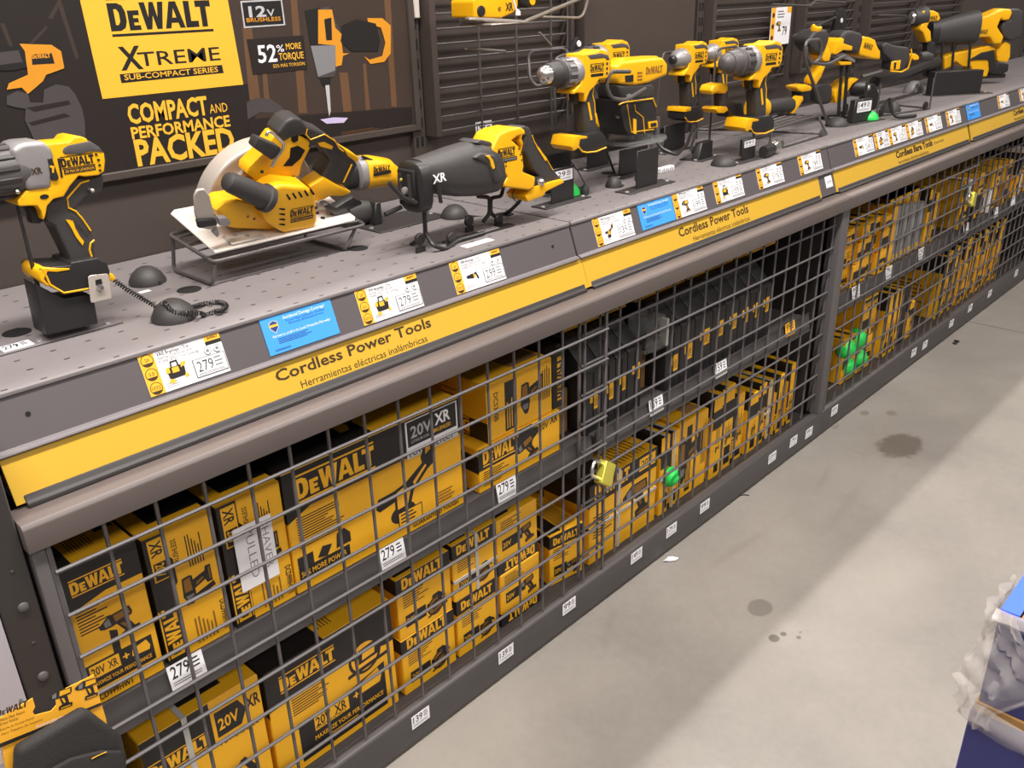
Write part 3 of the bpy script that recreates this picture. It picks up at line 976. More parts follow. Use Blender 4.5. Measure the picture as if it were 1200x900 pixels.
# ================================================================== cartons in the cage
PI2 = math.pi / 2
def d_drill(F, L, T, sd):
    H, W = F.H, F.W
    F.rect('bk', 0, .76, 1, 1)
    F.poly('bk', [(0, .7), (.5, .76), (0, .76)])
    F.logo('card', .1, .82, W * .68, 0, True, 1.25)
    F.lines('bk', .08, .52, .5, .72, 9)
    F.text('HAMMERDRILL / DRIVER KIT', 'bk', .08, .70, .0052, 0, W * .5, .02)
    F.sil('drill', .36, .36, W * .5, R(8), False, {'k': 'bk', 'y': 'brown', 'g': 'mgrey'})
    F.poly('bk', [(.4, .2), (.5, .2), (.52, .46), (.42, .48)])
    F.rect('bk', .0, .12, .92, .31)
    F.rect('card', .06, .20, .46, .295)
    F.text('20V', 'bk', .08, .22, .014, 0, W * .18, .04)
    F.text('XR', 'bk', .3, .22, .014, 0, W * .13, .04)
    F.text('+', 'card', .5, .22, .014, 0, None, .05)
    F.poly('card', [(.62, .22), (.64, .27), (.84, .29), (.88, .24), (.86, .21)])
    F.text('MAXIMIZE YOUR PERFORMANCE', 'card', .05, .145, .007, 0, W * .82, .03)
    F.text('DCD999HW1', 'bk', .03, .035, .0105, 0, W * .52, .03)
    T.rect('bk', 0, 0, .22, 1)
    T.rect('bk', .72, .18, .97, .95)
    T.lines('brown', .3, .1, .62, .5, 8, True)
    L.rect('bk', 0, .7, 1, 1)
def d_side(F, L, T, sd):
    """long side of a kit carton, print turned a quarter"""
    H, W = F.H, F.W
    F.rect('bk', 0, 0, .30, 1)
    F.poly('bk', [(.30, .82), (.36, .78), (.36, .6), (.3, .56)])
    F.rect('card', .06, .66, .28, .98)
    F.text('XR', 'bk', .09, .96, W * .15, -PI2, W * .24, .04)
    F.rect('bk', .085, .67, .265, .80)
    F.text('20V', 'card', .11, .79, W * .12, -PI2, H * .1, .03)
    F.logo('card', .25, .04, H * .40, PI2, True, 1.2)
    F.lines('bk', .56, .66, .80, .93, 6, True)
    F.text('BRUSHLESS', 'bk', .44, .72, W * .07, PI2, H * .2, .02)
    F.sil('drill', .86, .38, W * .52, PI2, False, {'k': 'bk', 'y': 'brown', 'g': 'mgrey'})
    F.poly('bk', [(.42, .38), (.88, .44), (.86, .48), (.42, .42)])
    F.lines('brown', .46, .05, .8, .28, 6, True)
    F.text('DCD999HW1', 'bk', .88, .3, W * .09, -PI2, H * .24, .03)
    T.rect('bk', .25, .1, 1, .62)
    T.rect('card', .45, .3, .7, .5)
    L.rect('bk', 0, 0, 1, 1)
def d_grinder(F, L, T, sd):
    H, W = F.H, F.W
    F.rect('bk', 0, .68, 1, 1)
    F.poly('bk', [(0, .60), (.12, .68), (0, .68)])
    F.logo('card', .055, .76, W * .42, 0, True, 1.1)
    F.rect('white', .66, .66, .985, .985)
    F.rect('bk', .67, .76, .977, .975)
    F.text('20V', 'lgrey', .69, .83, .024, 0, W * .13, .04)
    F.text('XR', 'white', .84, .85, .024, 0, W * .1, .05)
    F.text('BRUSHLESS', 'card', .83, .79, .008, 0, W * .11, .03)
    F.text('LITHIUM ION', 'lgrey', .69, .785, .006, 0, W * .11, .02)
    F.text('POWERDETECT', 'bk', .675, .675, .012, 0, W * .28, .04)
    F.lines('bk', .04, .36, .3, .62, 12)
    F.sil('grinder', .46, .07, W * .38, R(2), False, {'k': 'bk', 'y': 'orange', 'g': 'mgrey'})
    F.rect('bk', .02, .1, .29, .2)
    F.text('50% MORE POWER', 'card', .03, .125, .011, 0, W * .24, .03)
    F.rect('bk', .02, .2, .1, .3)
    F.poly('bk', [(.12, .22), (.17, .2), (.2, .28), (.15, .3)])
    F.poly('bk', [(.22, .22), (.3, .22), (.3, .3), (.27, .36), (.23, .34)])
    F.lines('bk', .58, .1, .72, .22, 3)
    F.rect('bk', .575, .09, .725, .235)
    F.rect('card', .58, .1, .72, .225)
    F.lines('bk', .59, .115, .71, .215, 3)
    F.text('GUARANTEED TOUGH', 'bk', .66, .035, .009, 0, W * .3, .03)
    F.lines('brown', .82, .12, .98, .24, 4)
    T.rect('bk', 0, .05, .5, 1)
    T.rect('card2', .05, .3, .4, .7)
    T.sil('grinder', .3, .05, .13, 0)
    L.rect('bk', 0, .6, 1, 1)
def d_saw(F, L, T, sd):
    H, W = F.H, F.W
    F.poly('bk', [(0, .66), (.62, .70), (.92, .62), (1, .62), (1, 1), (0, 1)])
    F.logo('card', .10, .78, W * .42, 0, True, 1.1)
    F.sil('saw', .58, .46, W * .38, 0, False, {'k': 'bk', 'y': 'orange', 'g': 'mgrey'})
    F.lines('bk', .16, .5, .5, .66, 7)
    F.poly('bk', [(.18, .06), (.9, .06), (.9, .48), (.62, .42), (.18, .42)])
    F.rect('card', .3, .26, .58, .42)
    F.text('20V', 'bk', .31, .29, .022, 0, W * .12, .04)
    F.text('XR', 'bk', .46, .29, .022, 0, W * .1, .04)
    F.text('POWERDETECT', 'bk', .31, .265, .006, 0, W * .24, .03)
    F.text('+', 'card', .62, .3, .02, 0, None, .05)
    F.poly('card', [(.69, .32), (.7, .42), (.84, .46), (.87, .38), (.85, .32)])
    F.text('MAXIMIZE YOUR PERFORMANCE', 'card', .29, .18, .0105, 0, W * .58, .03)
    F.lines('card', .4, .13, .8, .16, 1)
    T.rect('bk', 0, 0, .45, 1)
    T.rect('card', .1, .2, .35, .7)
    T.logo('bk', .14, .4, T.W * .18, 0, False)
    T.rect('bk', .62, .3, .9, .85)
    T.sil('saw', .66, .35, .07, 0, False, {'k': 'orange', 'y': 'bk', 'g': 'mgrey'})
    T.lines('brown', .48, .1, .6, .7, 5, True)
    L.rect('bk', 0, .6, 1, 1)
def d_xr(F, L, T, sd):
    H, W = F.H, F.W
    F.rect('bk', 0, .64, .56, 1)
    F.logo('card', -.10 + .12, .70, W * .5, 0, True, 1.1)
    F.rect('card', .57, .64, 1, 1)
    F.text('20V', 'card', .62, .72, .02, 0, W * .2, .04)
    F.poly('bk', [(.59, .70), (.80, .70), (.86, .80), (.80, .90), (.59, .90)])
    F.text('20V', 'card', .61, .75, .024, 0, W * .18, .04)
    F.text('XR', 'bk', .86, .78, .026, 0, W * .13, .05)
    F.text('POWERDETECT', 'bk', .6, .63, .012, 0, W * .38, .03)
    F.sil('recip', .42, .1, W * .5, R(10), False, {'k': 'bk', 'y': 'orange', 'g': 'mgrey'})
    F.lines('bk', .05, .1, .36, .55, 9)
    T.rect('bk', .35, .1, .75, .9)
    T.text('XR', 'bk', .8, .4, .05, 0, .06, .04)
    T.lines('brown', .05, .2, .3, .8, 6, True)
def d_small(F, L, T, sd, flip=False, pic='saw'):
    H, W = F.H, F.W
    b = (0, .25) if flip else (.75, 1)
    F.rect('bk', 0, b[0], 1, b[1])
    if flip: F.logo('card', .92, .19, W * .75, math.pi, False, 1.15)
    else: F.logo('card', .1, .80, W * .75, 0, False, 1.15)
    o = .25 if flip else 0
    F.lines('bk', .1, .48 + o * .9, .6, .72 + o * .9, 6, seed=sd)
    F.rect('bk', .12, .16 + o, .5, .36 + o)
    F.text('20V', 'card', .14, .21 + o, H * .09, 0, W * .2, .03)
    F.rect('bk', .52, .2 + o, .62, .33 + o)
    F.sil(pic, .52, .03 + o, W * .42, R(10), False, {'k': 'bk', 'y': 'brown', 'g': 'mgrey'})
    T.rect('bk', .05, .05, .4, .5)
    T.lines('brown', .45, .1, .9, .9, 8, True, sd)
    L.rect('bk', 0, b[0], 1, b[1])
    L.lines('brown', .15, .3, .8, .6, 5)
def d_smallflip(F, L, T, sd): d_small(F, L, T, sd, True, 'drill')
def d_smalld(F, L, T, sd): d_small(F, L, T, sd, False, 'drill')
def d_big(F, L, T, sd):
    H, W = F.H, F.W
    F.rect('bk', 0, .74, 1, 1)
    F.logo('card', .07, .80, W * .5, 0, False, 1.3)
    F.rect('card', .72, .80, .97, .96)
    F.text('20V', 'bk', .75, .84, .02, 0, W * .17, .03)
    F.sil('drill', .50, .2, W * .42, R(4), False, {'k': 'bk', 'y': 'brown', 'g': 'mgrey'})
    F.lines('bk', .05, .3, .32, .6, 8)
    F.text('d', 'bk', .40, .52, .022)
    T.rect('bk', 0, 0, .4, 1)
    T.lines('brown', .5, .1, .9, .9, 8, True)
    L.rect('bk', 0, .72, 1, 1)
    L.lines('brown', .2, .2, .8, .5, 6)
def d_narrow(F, L, T, sd):
    r = random.Random(sd)
    if r.random() < .55: F.rect('bk', 0, 0, .3, 1)
    else: F.rect('bk', .0, .6, 1, .82)
    F.logo('card', .27, .08, min(F.H * .5, F.W * 1.15), PI2, False, 1.0)
    F.lines('bk', .42, .12 + .3 * r.random(), .9, .5 + .4 * r.random(), 5, True, sd)
    F.rect('bk', .42, .06, .9, .06 + .1 + .12 * r.random())
    F.sil('drill', .88, .3, F.W * .5, PI2, False, {'k': 'bk', 'y': 'brown', 'g': 'mgrey'})
    T.rect('bk', .0, .0, .45, .5)
    T.rect('bk', .3, .62, 1, .95)
    L.rect('bk', .0, .75, 1, 1)
    L.lines('brown', .2, .2, .8, .6, 6, False, sd)
def d_jig(F, L, T, sd):
    F.rect('bk', .26, .06, .44, .92)
    F.text('DCS340B', 'bk', .1, .82, F.W * .06, -PI2, F.H * .5, .03)
    F.lines('card', .28, .1, .42, .8, 4, True)
    F.sil('drill', .86, .2, F.H * .62, PI2, False, {'k': 'bk', 'y': 'brown', 'g': 'mgrey'})
    F.lines('bk', .8, .3, .97, .9, 5, True)
    L.rect('bk', 0, 0, 1, .34)
    L.logo('card', .82, .28, L.W * .4, math.pi, True, 1.1)
    L.lines('brown', .2, .5, .8, .85, 7)
    T.lines('brown', .1, .3, .5, .6, 4)
    T.rect('card2', .5, .1, .95, .9)
def d_low(F, L, T, sd):
    F.rect('bk', 0, .5, .64, 1)
    F.logo('card', .05, .62, F.W * .42, 0, True, 1.4)
    F.poly('bk', [(.64, .9), (.72, .86), (.72, .72), (.64, .6)])
    F.text('20V', 'bk', .73, .72, .016, 0, F.W * .12, .04)
    F.text('XR', 'bk', .87, .76, .018, 0, F.W * .1, .05)
    F.lines('bk', .05, .1, .4, .45, 7)
    F.sil('drill', .5, .08, F.H * .62, R(20), False, {'k': 'bk', 'y': 'brown', 'g': 'mgrey'})
    L.rect('bk', 0, .45, 1, .85)
    L.rect('card', .2, .52, .5, .72)
def d_vert(F, L, T, sd):
    F.rect('bk', 0, 0, 1, 1)
    F.rect('card', .38, .12, .82, .9)
    F.logo('bk', .74, .16, F.H * .7, PI2, False, 1.0)
def d_plain(F, L, T, sd):
    F.lines('brown', .2, .3, .8, .6, 3)
def d_row(F, L, T, sd):
    r = random.Random(sd)
    F.rect('bk', 0, .78 * r.random(), 1, .2 + .78 * r.random())
    F.rect('card', .12, .1, .88, .3)
    F.lines('bk', .15, .35, .85, .7, 4, r.random() < .5, sd)
    F.rect('bk', .5, .12, .85, .26)
    T.rect('bk', .1, .1, .5, .5)
def d_caseL(F, L, T, sd):
    L.rect('card2', .0, .0, 1, .62)

def carton(x0, x1, z0, h, design, label, group=None, y0=.05, depth=.3, rotz=0, base='card', sd=0, name='carton', tilt=0):
    g = G()
    w = x1 - x0
    g.box2(-w / 2, w / 2, 0, depth, 0, h, base, .002, 1)
    if design:
        b = (-w / 2, w / 2, 0, depth, 0, h)
        design(face_of(g, 'front', *b), face_of(g, 'left', *b), face_of(g, 'top', *b), sd)
    o = g.obj(name, None, label, 'box', group, loc=((x0 + x1) / 2, y0, z0), rotz=rotz, flat=True)
    return o
E1, E2 = ZS + .0005, ZB + .0005
gB = 'yellow tool cartons on the upper cage shelf'
gC = 'yellow tool cartons on the cage floor'
carton(.303, .421, E1, .255, d_drill, 'tall yellow drill kit carton at the left end of the upper cage shelf', gB, depth=.38)
carton(.430, .548, E1, .245, d_side, 'tall yellow carton with sideways print between the left drill carton and the noted carton', gB, .052, .4)
o = carton(.556, .678, E1, .246, d_side, 'tall yellow carton with a handwritten white note, left of the grinder carton', gB, .05, .4)
p0 = hit(271, 622, 1, .047)
p1 = hit(316, 601, 1, .047)
p2 = hit(329, 671, 1, .047)
g = G()
g.X = M4.Translation(-V(o.location))
wn, hn = p1[0] - p0[0], p1[2] - p2[2]
g.box2(p0[0], p1[0], .0455, .0462, p2[2], p1[2], 'white')
f = face_of(g, 'front', p0[0], p1[0], .0455, .0462, p2[2], p1[2])
f.text('SHAVER', 'mgrey', .72, .94, wn * .18, -PI2, hn * .75, -.012)
f.text('PULLED', 'mgrey', .30, .94, wn * .2, -PI2, hn * .8, -.012)
g.obj('paper_note', o, 'white handwritten paper note', flat=True)
carton(.682, 1.107, E1, .252, d_grinder, 'wide yellow carton with a large angle grinder picture', gB, depth=.3)
carton(1.155, 1.425, E1, .108, d_low, 'low yellow carton under the jigsaw carton, right of the grinder carton', gB, .05, .3)
carton(1.192, 1.404, E1 + .1085, .138, d_jig, 'yellow carton lying on top of the low carton, right of the grinder carton', gB, .055, .32)
carton(1.412, 1.455, E1 + .1085, .142, d_vert, 'narrow black carton with vertical yellow lettering behind the door seam', gB, .06, .28, base='bk')
# black cases: upper shelf, second door
gk = 'black tool cases on the upper cage shelf'
def case(x0, x1, h, label, y0=.05, lab=.45, big=False):
    w = x1 - x0
    g = G()
    g.prism([(0, 0), (.24, 0), (.24, h + .07), (.075, h + .07), (0, h)], -w / 2, w / 2, 'case', .004, 2,
            M4(((0, -1, 0, 0), (1, 0, 0, 0), (0, 0, 1, 0), (0, 0, 0, 1))))
    o = g.obj('tool_case', None, label, 'tool case', gk, loc=((x0 + x1) / 2, y0, E1))
    g = G()
    f = face_of(g, 'front', -w / 2, w / 2, 0, .3, 0, h)
    f.rect('card', .5, lab - .14, .86, lab + .14)
    f.rect('card', .3, lab - .02, .52, lab + .12)
    f.lines('bk', .56, lab - .1, .8, lab + .1, 3, True)
    g.obj('case_label', o, 'small yellow label', flat=True)
    g = G()
    g.box2(-.0015, .0015, -.0012, .001, .01, h - .008, 'hole')
    g.obj('case_seam', o)
    return o
cx = [(1.520, 1.583), (1.585, 1.640), (1.642, 1.690), (1.692, 1.752)]
cl = ['leftmost black tool case beside the kraft carton behind the padlocked doors', 'second black tool case from the left behind the right wire door', 'third black tool case from the left behind the right wire door',
      'fourth black tool case, last before the gap with a kraft carton']
for (a, b), l, q in zip(cx, cl, (.5, .52, .56, .62)): case(a, b, .168, l, lab=q)
cx = [(1.862, 1.93), (1.932, 2.0), (2.002, 2.09), (2.092, 2.16), (2.162, 2.235), (2.237, 2.30), (2.302, 2.36), (2.362, 2.425)]
for i, ((a, b), q) in enumerate(zip(cx, (.42, .5, .1, .62, .62, .62, .62, .62))):
    case(a, b, .170, ['first', 'second', 'third', 'fourth', 'fifth', 'sixth', 'seventh', 'last'][i] + ' black tool case right of the gap with the kraft carton', lab=q if q > .2 else .6)
carton(1.462, 1.513, E1, .12, None, 'kraft carton standing left of the black tool cases', None, .10, .25, base='card2')
carton(1.80, 1.855, E1, .135, None, 'kraft carton in the gap between the two rows of black cases', None, .11, .25, base='card2')
carton(1.466, 1.512, E1 + .1205, .11, None, 'dark carton on top of the kraft carton left of the black cases', None, .12, .22, base='case')
for i, (a, b) in enumerate(((1.54, 1.80), (1.84, 2.08), (2.09, 2.34), (2.35, 2.6))):
    carton(a, b, E1 + .241, .06, d_row, 'flat yellow carton lying on top of the black cases, %s from the left' % ordn[i], 'yellow cartons on top of the black cases', .14, .2, sd=i)
# clear security box
t = thing('security_box', (1.815, .075, E1 + .14), 'clear plastic security box with a white alarm block in front of the black cases', 'security box')
g = G()
g.box2(-.055, .03, -.03, .03, 0, .09, 'clear', .004, 2)
g.obj('clear_shell', t)
g = G()
g.box2(.034, .046, -.032, -.008, -.002, .075, 'strap', .004, 2)
g.obj('alarm_block', t)
g = G()
g.box2(-.05, .02, -.024, .024, .012, .03, 'blk', .004, 2)
g.obj('lock_plate', t)
carton(1.79, 1.862, E1 + .1355, .004, None, 'thin dark card under the clear security box', None, .045, .2, base='case')

# cage floor, first door
o = carton(.350, .575, E2, .285, d_xr, 'yellow carton with black arrow badge at the left end of the cage floor', gC, .05, .3)
g = G()
px_ = hit(217, 850, 1, .047)[0] - o.location[0]
g.box2(px_ - .005, px_ + .005, -.002, .3, 0, .2865, 'strap')
g.obj('strap', o, 'white plastic strap')
carton(.585, .884, E2, .274, d_saw, 'yellow carton with circular saw picture and black lower panel', gC, .05, .3)
carton(.903, 1.056, E2, .148, d_small, 'small yellow saw carton, bottom of the left stack on the cage floor', gC, .05, .25)
carton(.905, 1.056, E2 + .1485, .155, d_small, 'small yellow saw carton, top of the left stack on the cage floor', gC, .052, .25, sd=3)
carton(1.066, 1.199, E2, .158, d_small, 'small yellow carton at the bottom of the stack with a white strap on top', gC, .05, .25, sd=5)
o = carton(1.062, 1.199, E2 + .1585, .15, d_small, 'small yellow carton with white straps, top of the middle stack on the cage floor', gC, .05, .25, sd=6)
g = G()
g.box2(.0, .008, -.0022, .25, .0, .1512, 'strap')
g.box2(-.0685, .0685, -.0024, .25, .05, .058, 'strap')
g.obj('strap', o, 'white plastic straps')
carton(1.208, 1.345, E2, .15, d_smallflip, 'small yellow carton at the bottom of the right stack, print upside down', gC, .05, .25, sd=8)
carton(1.203, 1.342, E2 + .1505, .152, d_smallflip, 'small yellow carton on top of the right stack, print upside down', gC, .052, .25, sd=9)
carton(1.405, 1.52, E2, .15, d_smalld, 'small yellow carton turned at an angle under the padlock', gC, .06, .2, R(-9), sd=11)
carton(1.395, 1.515, E2, .17, d_smalld, 'small yellow carton standing behind the angled carton', gC, .30, .2, sd=12)
carton(1.40, 1.50, E2 + .1705, .12, d_smalld, 'small yellow carton on top of the rear carton behind the padlock', gC, .32, .2, sd=13)
# behind rows of the upper faces
carton(.70, 1.05, E2, .34, d_saw, 'yellow carton in the second row behind the circular saw carton', gC, .36, .17)
# cage floor, second door
o = carton(1.542, 1.842, E2, .242, d_big, 'large yellow drill carton with white straps behind the padlock', gC, .05, .16)
g = G()
g.box2(-.03, -.020, -.0022, .16, 0, .2432, 'strap')
g.box2(-.15, .15, -.0024, .16, .105, .113, 'strap')
g.obj('strap', o, 'white plastic straps')
carton(1.56, 1.95, E2, .335, d_row, 'wide yellow carton behind the large strapped drill carton', gC, .22, .3, sd=14)
nx = [(1.862, 1.905, .255), (1.908, 1.958, .25), (1.965, 2.118, .255), (2.135, 2.185, .285), (2.187, 2.262, .29), (2.268, 2.335, .235), (2.352, 2.412, .212), (2.42, 2.470, .222), (2.474, 2.530, .212), (2.535, 2.59, .215), (2.622, 2.668, .228)]
nl = ['narrow yellow carton with a green tag, right of the large strapped carton', 'narrow yellow carton with white strap, right of the green tag', 'wider yellow carton in the middle of the lower row of narrow cartons',
      'tall narrow yellow carton just right of the wider carton', 'tallest yellow carton in the lower row of narrow cartons'] + \
     ['narrow yellow carton in the lower row, %s right of the tallest one' % ordn[i] for i in range(5)] + ['last narrow yellow carton in the lower row, standing apart near the dark end']
for i, ((a, b, h), l) in enumerate(zip(nx, nl)):
    o = carton(a, b, E2, h, d_narrow if b - a < .1 else d_jig, l, 'narrow yellow cartons in the lower row', .05 + .004 * (i % 3), .16 if a < 1.955 else .3, sd=20 + i)
    if i in (0, 1, 8):
        g = G()
        w = b - a
        dp = .16 if a < 1.955 else .3
        g.box2(-.004, .004, -.0024, dp, 0, h + .0015, 'strap')
        g.box2(-w / 2 - .001, w / 2 + .001, -.0022, dp, h * .45, h * .45 + .008, 'strap')
        g.obj('strap', o, 'white plastic straps')

def dome(x, y, z, r, label, k='green', rot=(0, 0, 0), sq=1.0):
    t = thing('security_dome', (x, y, z), label, 'security tag', rot=rot)
    g = G()
    g.lathe((0, 0, 0), (0, 0, 1), [(0, r), (r * .12, r), (r * .45, r * .9), (r * .75, r * .66), (r * .93, r * .34), (r * .99, r * .1), (r, .0005)], k, 24)
    g.obj('dome_shell', t)
    g = G()
    g.lathe((0, 0, -.004), (0, 0, 1), [(0, r * .9), (.0039, r * .9)], 'blk', 24)
    g.obj('dome_base', t)
    return t
p = hit(786, 559, 1, .04)
dome(p[0], .046, p[2], .030, 'green plastic security dome strapped on a narrow carton in the cage', 'green', (R(90), 0, 0))

# second cage frame: upper shelf
gD = 'small yellow cartons on the far cage shelf'
n = 0
for row, (z, h) in enumerate(((E1, .082), (E1 + .0825, .078), (E1 + .161, .055))):
    x = 2.84 + .02 * row
    q = 0
    while x < 3.30:
        w = (.045, .07, .062, .066, .07, .064, .068, .06, .066)[q % 9] if row else (.04, .072, .07, .066, .07, .07, .068)[q % 7]
        dd = .045 + .01 * ((q * 7 + row * 3) % 3)
        carton(x, x + w - .004, z, h, d_row, 'small yellow carton on the far shelf, %s row up, %s from the cage post' % (('lowest', 'middle', 'top')[row], ordn[q]), gD, dd, .22, sd=40 + n)
        x += w
        q += 1
        n += 1
carton(3.335, 3.372, E1, .235, None, 'tall yellow carton standing edge on beside the silver packs', None, .05, .3)
for i, (a, b) in enumerate(((3.392, 3.47), (3.475, 3.545), (3.55, 3.62), (3.625, 3.70))):
    x = (a + b) / 2
    t = thing('blister_pack', (x, .06, E1), 'silver grey blister pack on the far cage shelf, %s from its left' % ordn[i], 'pack', 'silver blister packs')
    g = G()
    g.box2(-.034, .034, 0, .03, 0, .225 - .01 * i, 'silver', .008, 2)
    g.obj('blister', t)
    g = G()
    g.box2(-.034, .034, .031, .035, 0, .245, 'card')
    f = face_of(g, 'front', -.034, .034, .031, .035, 0, .245)
    g.obj('backing_card', t)
    g = G()
    f = face_of(g, 'front', -.034, .034, -.0003, .03, 0, .22)
    f.poly('lgrey', [(.2 + a, .6 + b) for a, b in circ(.2, 0, .2, 12)])
    f.rect('card', .1, .02, .9, .16)
    f.rect('mgrey', .3, .2, .7, .5)
    g.obj('pack_print', t, flat=True)
for i in range(2):
    carton(3.72 + .06 * i, 3.775 + .06 * i, E1, .235 - .03 * i, d_narrow, 'narrow yellow carton %s of the silver packs' % ('just right', 'second right')[i], None, .06, .22, sd=70 + i)
n = 0
for row, (z, h) in enumerate(((E1, .11), (E1 + .1105, .1))):
    x = 4.08
    q = 0
    while x < 5.2:
        w = (.05, .075, .06, .085, .055, .07)[(q + row * 2) % 6]
        b = ('card', 'card', 'case', 'card', 'white', 'card', 'card2')[(q * 3 + row) % 7]
        carton(x, x + w - .005, z, h - .012 * (q % 3) if row else h, d_row if b != 'white' else d_plain, '%s carton on the farthest shelf, %s row, %s from the far padlock' % ({'card': 'yellow', 'case': 'black', 'white': 'white', 'card2': 'kraft'}[b], ('lower', 'upper')[row], ordn[q]),
               'cartons on the farthest cage shelf', .045 + .012 * (q % 3), .21, sd=80 + n, base=b)
        x += w
        q += 1
        n += 1
# second cage frame: floor
for i, (x, h) in enumerate(((2.815, .2), (2.862, .23))):
    carton(x, x + .042, E2, h, d_narrow, 'narrow yellow carton beside the cage post, left of the green domes, %s' % ('nearer the post', 'nearer the domes')[i], None, .05, .2, sd=110 + i)
for px, py, l in ((1007, 398, 'topmost green security dome of the four in the cage'), (994, 410, 'left upper green security dome of the four in the cage'),
                  (1008, 421, 'right lower green security dome of the four in the cage'), (994, 431, 'lowest green security dome of the four in the cage')):
    p = hit(px, py, 1, .06)
    dome(p[0], .075, p[2] - .0, .042, l, 'green', (R(80), 0, R(-20)))
t = thing('tag_stand', (2.965, .10, E2), 'dark bracket holding the four green domes on the cage floor', 'bracket')
g = G()
g.box2(-.09, .09, 0, .02, 0, .21, 'darker', .003, 1)
g.obj('bracket_plate', t)
n = 0
for (x0, x1, hs, ws, yy) in ((2.83, 3.10, (.1, .09, .09), .058, .25), (3.075, 3.20, (.13, .05), .06, .06), (3.21, 3.34, (.135, .12, .05), .062, .06)):
    z = E2
    for r_, h in enumerate(hs):
        x = x0
        q = 0
        while x + ws <= x1 + .001:
            carton(x, x + ws - .004, z, h, d_row, 'small yellow carton on the far cage floor, %s layer, %s in the %s stack' % (ordn[r_], ordn[q], {2.83: 'rear', 3.075: 'front left', 3.21: 'front right'}[x0]), 'small yellow cartons on the far cage floor', yy, .2, sd=130 + n)
            x += ws
            q += 1
            n += 1
        z += h + .0005
for i, (x, h) in enumerate(((3.42, .27), (3.475, .275), (3.53, .27))):
    carton(x, x + .05, E2, h, d_narrow, 'yellow carton on the far cage floor below the silver packs, %s from the left' % ordn[i], 'yellow cartons below the silver packs', .05, .35, sd=160 + i)
carton(3.60, 3.66, E2, .25, None, 'black case on the far cage floor right of the yellow cartons', None, .06, .3, base='case', name='tool_case')
carton(3.70, 3.76, E2, .16, d_narrow, 'short yellow carton on the far cage floor near the door seam', None, .06, .3, sd=171)
for i in range(14):
    x = 4.02 + .062 * i
    carton(x, x + .056, E2, .285 + .01 * (i % 3), d_narrow, 'narrow yellow carton in the far lower row, %s from its left' % ordn[i], 'narrow yellow cartons in the far lower row', .05 + .008 * (i % 2), .23, sd=180 + i)

# ================================================================== tools on the deck
def T_(root_loc, rot=(0, 0, 0)):
    m = mtx(root_loc, rot)
    return lambda pts, ox, oy, s, yl: TR(m, yl, pts, ox, oy, s)
def scr(g, x, y, z, r=.003, k='dgun'): g.lathe((x, y, z), (0, -1, 0), [(0, r), (.0015, r), (.002, r * .6)], k, 10)
def stroke(g, pts, y, w, k, d=.0012):
    """raised ribbon following (x, z) points on the plane y"""
    g.tube([(x, y, z) for x, z in pts], w, k, 6)
def fprint(g, y, x0, x1, z0, z1):
    return face_of(g, 'front', x0, x1, y, y + .1, z0, z1)

def stand(name, loc, label, w, d, parts, rotz=0, sticker=None):
    """flat base strip with a bent sheet bracket: parts = list of (x0, x1, y0, y1, h, lean)"""
    t = thing(name, loc, label, 'tool stand', rot=(0, 0, rotz))
    g = G()
    g.box2(-w / 2, w / 2, -d / 2, d / 2, .0004, .003, 'darker', .001, 1)
    g.obj('base_strip', t)
    for x0, x1, y0, y1, h, lean in parts:
        g = G()
        g.prism([(x0 - lean, .003), (x1, .003), (x1, h), (x0, h)], y0, y1, 'blk', .002, 1)
        g.obj('bracket', t)
    for sx in (-.44, .44):
        g = G()
        g.lathe((w * sx, -d * .1, .003), (0, 0, 1), [(0, .006), (.002, .005), (.0025, .002)], 'gun', 12)
        g.obj('screw', t)
    if sticker:
        x0, x1, y, z0, z1, tx = sticker
        g = G()
        g.box2(x0, x1, y - .0006, y - .0001, z0, z1, 'white')
        f = fprint(g, y - .0006, x0, x1, z0, z1)
        f.text(tx, 'pk', .06, .42, (z1 - z0) * .46, 0, (x1 - x0) * .55, .02)
        f.lines('pk', .68, .4, .95, .9, 3)
        f.lines('mgrey', .06, .1, .9, .3, 2)
        g.obj('price_sticker', t, 'white price sticker', flat=True)
    return t

# ---------------------------------------------------------------- hammer drill at the left
loc = (.45, .245, 1.02)
A = T_(loc)
t = thing('hammer_drill', loc, 'hammer drill with silver gearbox on a black bracket, leftmost tool', 'power tool')
g = G()
body = A([(455, 163), (700, 142), (735, 97), (800, 80), (865, 103), (900, 150), (1000, 200), (1045, 260), (1055, 330), (1045, 440), (990, 475), (860, 490), (790, 480), (705, 580), (640, 690), (540, 712), (475, 780), (457, 880), (440, 930), (425, 880), (410, 830), (370, 780), (190, 787), (180, 730), (260, 630), (500, 600), (505, 300)], 0, 150, 8.571, -.03)
g.prism(body, -.031, .031, 'yel', .007, 3)
g.obj('motor_housing', t)
g = G()
g.prism(A([(110, 222), (185, 165), (250, 145), (430, 130), (515, 205), (540, 285), (505, 605), (260, 628), (235, 560), (160, 400)], 0, 150, 8.571, -.03), -.034, .034, 'gun', .01, 3)
g.obj('gearbox', t)
ax = A([(180, 440)], 0, 150, 8.571, 0)[0]
zc = ax[1] + .003
g = G()
g.lathe((ax[0] + .008, 0, zc), (-1, 0, 0), [(0, .034), (.012, .036), (.016, .037), (.05, .036), (.056, .033), (.062, .027)], 'dgun', 36)
for k in range(14):
    a = 2 * math.pi * k / 14
    g.box((0, 0, 0), (.034, .008, .004), 'darker', .0015, 1, M4.Translation((ax[0] - .024, .037 * math.sin(a), zc + .037 * math.cos(a))) @ M4.Rotation(-a, 4, 'X'))
g.obj('clutch_collar', t)
g = G()
g.lathe((ax[0] - .054, 0, zc), (-1, 0, 0), [(0, .026), (.004, .027), (.03, .026), (.046, .021), (.055, .014), (.058, .008)], 'rub', 28)
